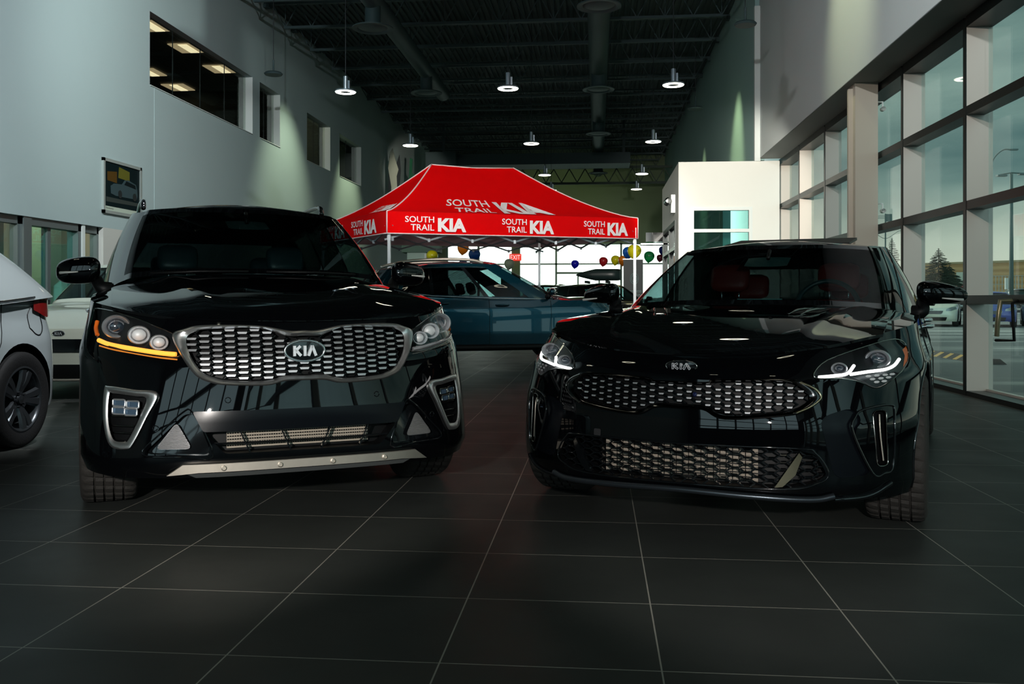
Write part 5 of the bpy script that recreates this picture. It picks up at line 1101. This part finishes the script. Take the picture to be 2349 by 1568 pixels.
for s in (1, -1):
    b = MB(); b.tube(catmull([(s*.605, 1.55, 1.55), (s*.615, 1.75, 1.59), (s*.615, 2.2, 1.595), (s*.59, 2.7, 1.56), (s*.57, 2.9, 1.51)], 8), .024, 8); b.build('roof_rail', SATIN, tealc, True)
    b = MB(); pts = []
    for k in range(30):
        y = .42+1.85*k/29; p = outline_point(S1, .04, side_y=y); pts.append((s*(p.x+.006), y, p.z+.02))
    b.tube(pts, .045, 8); b.build('sill_cladding', BLACKP, tealc, True)
    for y0 in (0, 2.67): arch_lip(S1, s, .36, .40, y0).build('arch_cladding', BLACKP, tealc, True)
# silver hatchback, white hatchback on the left
S2 = gspec(W=.862, fo=.83, wb=2.58, ro=.70, r=.325, rz=1.45, belt=.94, brear=1.02, ygr=3.22, yrr=2.75)
S2['cab'][8] = (.842,1.45,.95,.605,1.75,1.40,'e'); S2['cab'][9] = (.842,2.10,.96,.600,2.25,1.385,None); S2['cab'][10] = (.840,2.35,.97,.595,2.45,1.375,None)
silver = generic_car(S2, -4.27, 3.66, -2.8, cpaint('silver_paint', (.46, .52, .53), .15, .35), 'silver hatchback cut off by the left edge, rear wheel and tail lamp showing', 'cars parked on the left', 2, mat('dark_hubcap', (.10, .11, .12), .3, .8), .225, dict(n=5, split=(-.17, .17), w0=.05, w1=.075), trim=True)
fc = MB(); n = 28; pts = []
for k in range(n):
    a = 2*PI*k/n; yy = 2.80+.085*math.cos(a); v = .80+.13*math.sin(a); p = outline_point(S2, v, side_y=min(yy, 2.7)) if yy < 2.73 else outline_point(S2, v, rear_th=math.asin(min(1, ((yy-(S2['rear'](.6)-.55))/.55))**1.5)); pts.append((p.x+.002, p.y, p.z))
fc.tube(pts, .0035, 5, True); fc.build('fuel_flap_seam', BLACKP, silver)
S3 = gspec(W=.862, fo=.83, wb=2.58, ro=.70, r=.31, rz=1.45, belt=.94, brear=1.02, cowl=.985, hf=.70)
generic_car(S3, -4.50, 9.85, 1.0, cpaint('cream_paint', (.52, .55, .46), .1, .3), 'cream white hatchback facing forward between the silver hatchback and the black sport utility vehicle', 'cars parked on the left', 2, DCHROME, .20)
# dark cars far behind between the black ones
DK1 = cpaint('dark_green_black', (.008, .014, .014)); DK2 = cpaint('dark_brown_black', (.014, .011, .009))
S4 = gspec(W=.90, fo=.88, wb=2.75, ro=.95, hf=.74, cowl=.97, belt=.93, rz=1.42, yc=.6, yrf=1.45, yrr=2.95, ygr=3.5, r=.33)
q1 = generic_car(S4, 2.95, 22.2, 24, DK2, 'dark brown-black saloon whose windscreen shows just left of the black sedan roof pillar', 'dark cars behind the teal one', 1, trim=True)
q2 = generic_car(S4, 3.0, 26.4, 28, DK1, 'dark saloon behind the brown-black one, silver line along its roof edge', 'dark cars behind the teal one', 1, trim=True)
S5 = gspec(W=.92, fo=.90, wb=2.70, ro=.95, sill=.25, hf=.88, cowl=1.10, yc=.35, belt=1.03, brear=1.12, rz=1.52, yrf=1.10, yrr=3.0, ygr=3.4, rw=.64, r=.35)
q3 = generic_car(S5, 2.9, 31.0, 76, DK1, 'dark green-black wagon under the roof box, furthest back of the dark cars', 'dark cars behind the teal one', 1)
rbx = empty('roof_box', cw(2.2, 31.2, 1.60), math.radians(76)+TH, 'long dark plastic roof box mounted above the furthest dark wagon', 'roof box'); P = []
for i in range(17):
    u = i/16; wdt = .40*(1-abs(2*u-1)**6*.35)*(.35+.65*min(1, (u*3.2)**.6)); hh_ = .40*min(1, .12+(u*1.9)**.8)*(1 if u < .93 else 1-.08*(u-.93)/.07); row = []
    for k in range(20): a = 2*PI*k/20; ce = math.copysign(abs(math.cos(a))**.6, math.cos(a)); se = math.copysign(abs(math.sin(a))**.6, math.sin(a)); row.append((ce*wdt, -.72+1.5*u*-1+.72+.0, .24+se*hh_/2))
    P.append(row)
m = MB(); m.grid([list(r) for r in zip(*P)], closeu=True); m.add([tuple(p) for p in P[0]], [tuple(range(20))]); m.add([tuple(p) for p in P[-1]], [tuple(range(20))]); m.build('box_shell', mat('roof_box_plastic', (.018, .035, .035), .35), rbx, True, 50)
m = MB(); [m.box(-.45, y, -.05, .45, y+.05, .04) for y in (-.4, -1.1)]; m.build('cross_bar', BLACKP, rbx)
# ================================================================ outside the right-hand windows
def gz(x, y):                                # ground height outside
    dd = -x*ST+y*CT; side = max(0, x-4.3)
    k = max(0, min(1, (math.hypot(x, y)-48)/80)); return -.06+2.0*k*k*(3-2*k)*min(1, side/20)
am = bpy.data.materials.new('snowy_asphalt'); am.use_nodes = True; t_ = am.node_tree; bs = t_.nodes['Principled BSDF']; g_ = t_.nodes.new('ShaderNodeTexCoord')
mp2 = t_.nodes.new('ShaderNodeMapping'); mp2.inputs['Scale'].default_value = (.10, .55, 1); mp2.inputs['Rotation'].default_value = (0, 0, -.5); t_.links.new(g_.outputs['Object'], mp2.inputs[0])
n1 = t_.nodes.new('ShaderNodeTexNoise'); n1.inputs['Scale'].default_value = 1.0; n1.inputs['Detail'].default_value = 8; t_.links.new(mp2.outputs[0], n1.inputs[0])
c1 = t_.nodes.new('ShaderNodeValToRGB'); c1.color_ramp.elements[0].position = .50; c1.color_ramp.elements[0].color = (.055, .080, .080, 1); c1.color_ramp.elements[1].position = .68; c1.color_ramp.elements[1].color = (.30, .33, .31, 1)
t_.links.new(n1.outputs[0], c1.inputs[0]); t_.links.new(c1.outputs[0], bs.inputs['Base Color']); bs.inputs['Roughness'].default_value = .8
m = MB(); xs = [4.13, 6, 8, 11, 15, 20]+[20+6*k for k in range(1, 40)]; ys_ = [-120+8*k for k in range(60)]
m.grid([[(x, y, gz(x, y)) for y in ys_] for x in xs]); o = m.build('ground_parking_lot', am); o['kind'] = 'structure'
m = MB(); m.box(-60, 46, -.14, 4.1, 160, -.08); m.box(-60, -120, -.14, 4.1, YF-.25, -.08); o = m.build('ground_outside', mat('pale_snow_ground', (.45, .5, .5), .9)); o['kind'] = 'structure'
S6 = gspec(W=.93, fo=.83, wb=2.90, ro=1.0, hf=.72, cowl=.97, belt=.93, rz=1.40, yc=.7, yrf=1.5, yrr=2.95, ygr=3.6, r=.34)
for (px, dd, nm, c, lab) in ((2140, 36.5, 'white_paint_o', (.75, .76, .62), 'white sedan outside, seen between the black sedan mirror and the first tall mullion'), (2272, 36.0, 'blue_paint_o', (.005, .04, .30), 'bright blue sedan parked outside beyond the glass'), (2404, 36.3, 'grey_paint_o', (.14, .20, .20), 'grey-green sedan outside at the right edge')):
    generic_car(S6, (px-CX)*dd/F_PX, dd, -28, cpaint(nm, c, .2, .3), lab, 'cars parked outside', 1, zoff=-.06, tail=False, seatson=False)
p = pw(2233, 664, 92.0); generic_car(S5, p.x*CT+p.y*ST-1.3, 92.0, 92, cpaint('red_paint_o', (.45, .02, .03), .2, .3), 'red crossover parked on the rise outside, cut by a mullion', 'cars parked outside', 1, zoff=gz(p.x, p.y)+.0, grille=False, tail=False, seatson=False)
for k, (px, dd, c, lab) in enumerate(((2190, 62, (.6, .62, .6), 'snow-white crossover outside behind the front row, left of the lamp post'), (2352, 58, (.02, .03, .035), 'dark crossover outside behind the blue sedan'))):
    p = pw(px, 687, dd); generic_car(S5, (px-CX)*dd/F_PX, dd, -20, cpaint('far_paint_%d' % k, c, .2, .3), lab, 'cars parked outside', 1, zoff=gz(p.x, p.y)-.02, tail=False, seatson=False)
# long brown building
p = pw(2075, 640, 150); q = pw(2520, 640, 128)
bl = empty('warehouse', (p.x, p.y, 0), math.atan2(q.y-p.y, q.x-p.x), 'long tan building with a pale door filling the horizon outside', 'building'); ln = (q-p).length
bm_ = bpy.data.materials.new('tan_cladding'); bm_.use_nodes = True; t_ = bm_.node_tree; bs = t_.nodes['Principled BSDF']; g_ = t_.nodes.new('ShaderNodeTexCoord'); wv = t_.nodes.new('ShaderNodeTexWave'); wv.bands_direction = 'Z'; wv.inputs['Scale'].default_value = .35; wv.inputs['Distortion'].default_value = 1.2
t_.links.new(g_.outputs['Object'], wv.inputs[0]); c1 = t_.nodes.new('ShaderNodeValToRGB'); c1.color_ramp.elements[0].color = (.36, .20, .07, 1); c1.color_ramp.elements[1].color = (.50, .31, .13, 1); t_.links.new(wv.outputs[0], c1.inputs[0]); t_.links.new(c1.outputs[0], bs.inputs['Base Color'])
m = MB(); m.box(0, 0, -2, ln, 30, 6.7); m.build('wall', bm_, bl); m = MB(); m.box(0, -.1, 6.6, ln, 30, 6.9); m.build('parapet', mat('parapet_tan', (.35, .28, .15), .7), bl); m = MB(); m.box(ln*.30, -.1, 3.4, ln*.30+2.6, 0, 5.3); m.build('door', mat('pale_door', (.5, .55, .45), .6), bl)
fnc = MB(); p = pw(2262, 650, 110); q = pw(2440, 650, 104)
for k in range(24): a = p.lerp(q, k/23); fnc.tube([(a.x, a.y, gz(a.x, a.y)-.2), (a.x, a.y, gz(a.x, a.y)+1.9)], .05, 5)
for zz in (.9, 1.9): fnc.tube([(p.x, p.y, gz(p.x, p.y)+zz), (q.x, q.y, gz(q.x, q.y)+zz)], .04, 5)
tag(fnc.build('wire_fence', mat('fence_grey', (.3, .32, .28), .6)), 'thin grey post fence in front of the tan building', 'fence')
# lamp posts
POLE = mat('pole_green_grey', (.10, .15, .14), .5)
def lamp_post(px, d, top, lab, kind):
    p = pw(px, 687, d); o = empty('lamp_post', (p.x, p.y, gz(p.x, p.y)), TH, lab, 'lamp post', 'lamp posts outside'); h = 1+(687-top)*d/F_PX-gz(p.x, p.y); m = MB()
    if kind == 'T':
        m.tube([(0, 0, 0), (0, 0, h)], [.11, .07], 10); m.build('pole', POLE, o, True); m = MB(); m.tube([(-.55, 0, h-.08), (0, 0, h+.02), (.75, 0, h-.02)], .035, 6); m.box(-.70, -.12, h-.16, -.25, .12, h-.08); m.box(.35, -.12, h-.08, .85, .12, h); m.build('lamp_head', POLE, o)
        m = MB(); m.box(-.30, -.05, 1.55, -.18, .05, 2.1); m.build('post_sign', mat('sign_white', (.6, .62, .58), .6), o)
    elif kind == 'C':
        m.tube(catmull([(0, 0, 0), (0, 0, h*.55), (0, 0, h*.82), (.25, 0, h*.94), (.9, 0, h), (1.5, 0, h+.02)], 6), .05, 8); m.build('pole', POLE, o, True); m = MB(); m.box(1.4, -.1, h-.02, 1.9, .1, h+.08); m.build('lamp_head', POLE, o)
    else:
        m.tube([(0, 0, 0), (0, 0, h)], .06, 8); m.build('pole', POLE, o, True); m = MB(); [m.bar((-.9+.0, 0, h-.15-.1*k), (.3, 0, h-.15-.1*k), .03, .03) for k in range(3)]; m.box(.0, -.04, h-.6, .5, .04, h-.02); m.build('floodlight_rack', POLE, o)
        m = MB(); m.tube(catmull([(-1.4, 0, h-1.75), (-1.1, 0, h-1.3), (0, 0, h-1.9), (1.1, 0, h-1.3), (1.6, 0, h-1.75)], 6), .02, 5); m.build('cable_arc', POLE, o)
lamp_post(2320, 44, 397, 'tall double-headed lamp post outside the nearest window', 'T'); lamp_post(2270, 62, 344, 'curved-arm street lamp outside, left of the double-headed post', 'C'); lamp_post(2031, 70, 490, 'post with a small floodlight rack, seen just above the black sedan roof', 'R')
# spruces
def spruce(px, d, top, lab, wdt=1.25, seed=1):
    random.seed(seed); p = pw(px, 687, d); z0 = gz(p.x, p.y); h = 1+(687-top)*d/F_PX-z0; o = empty('spruce_tree', (p.x, p.y, z0), 0, lab, 'tree', 'spruces outside'); m = MB(); m.tube([(0, 0, -.2), (0, 0, h*.98)], [.12, .02], 6); m.build('trunk', mat('bark', (.06, .05, .035), .9), o)
    f = MB()
    for k in range(34):
        u = k/33; zz = h*(.10+.86*u); L_ = wdt*(1-u)**.85+.06
        for j in range(9):
            a = random.random()*2*PI; l = L_*random.uniform(.7, 1.1); dx, dy = math.cos(a), math.sin(a)
            for q in range(5):
                t0 = .25+.18*q; b = Vector((dx*l*t0, dy*l*t0, zz-l*.18*t0)); 
                for sg in (-1, 0, 1):
                    aa = a+sg*.8; e = b+Vector((math.cos(aa)*l*.28, math.sin(aa)*l*.28, random.uniform(-.10, .05)*l)); n_ = Vector((-math.sin(aa), math.cos(aa), 0))*.035
                    f.add([b+n_, b-n_, e], [(0, 1, 2)]); f.add([b+Vector((0,0,.03)), b-Vector((0,0,.04)), e], [(0, 1, 2)])
    f.build('foliage', mat('spruce_green', (.035, .055, .03), .9), o, recalc=False)
spruce(2153, 78, 566, 'dark spruce outside, left of the first tall mullion', 2.1, 4); spruce(2178, 84, 607, 'smaller bushy spruce beside the tall one', 1.9, 6); spruce(2046, 74, 542, 'slim spruce seen over the black sedan roof pillar', 1.3, 9)
# speed bump, door pull
p = pw(2135, 687, 17.6); q = pw(2286, 687, 14.95); a = math.atan2(q.y-p.y, q.x-p.x); ln = (q-p).xy.length
sb = empty('speed_bump', (p.x, p.y, -.06), a, 'black rubber speed bump with yellow patches outside the glass', 'speed bump'); m = MB()
m.add([(0, -.17, 0), (ln, -.17, 0), (ln, -.06, .09), (ln, .06, .09), (ln, .17, 0), (0, .17, 0), (0, .06, .09), (0, -.06, .09)], [(0,1,2,7),(7,2,3,6),(6,3,4,5),(1,4,3,2),(0,7,6,5)]); m.build('rubber', mat('bump_black', (.015, .018, .018), .7), sb)
m = MB(); x = .1
while x < ln-.3: m.add([(x, -.165, .006), (x+.16, -.165, .006), (x+.26, -.062, .094), (x+.10, -.062, .094)], [(0,1,2,3)]); x += .42
m.build('yellow_patch', mat('bump_yellow', (.75, .42, .02), .6), sb)
o = empty('door_pull', (3.70, 8.02, 0), 0, 'hanging brass-coloured pull bar with a black angled bar in front of the glass', 'handle'); m = MB(); m.tube([(.12, .85, .99), (.02, .85, .99), (.0, .86, .80), (.0, .88, .66)], .022, 10); m.build('pull_tube', mat('brass_dull', (.30, .27, .17), .35, .8), o, True, 60)
m = MB(); m.tube([(.12, .72, .99), (.06, .70, .97), (.06, .66, .63), (.02, .95, .62)], .014, 8); m.build('black_bar', BLACKP, o, True, 60)
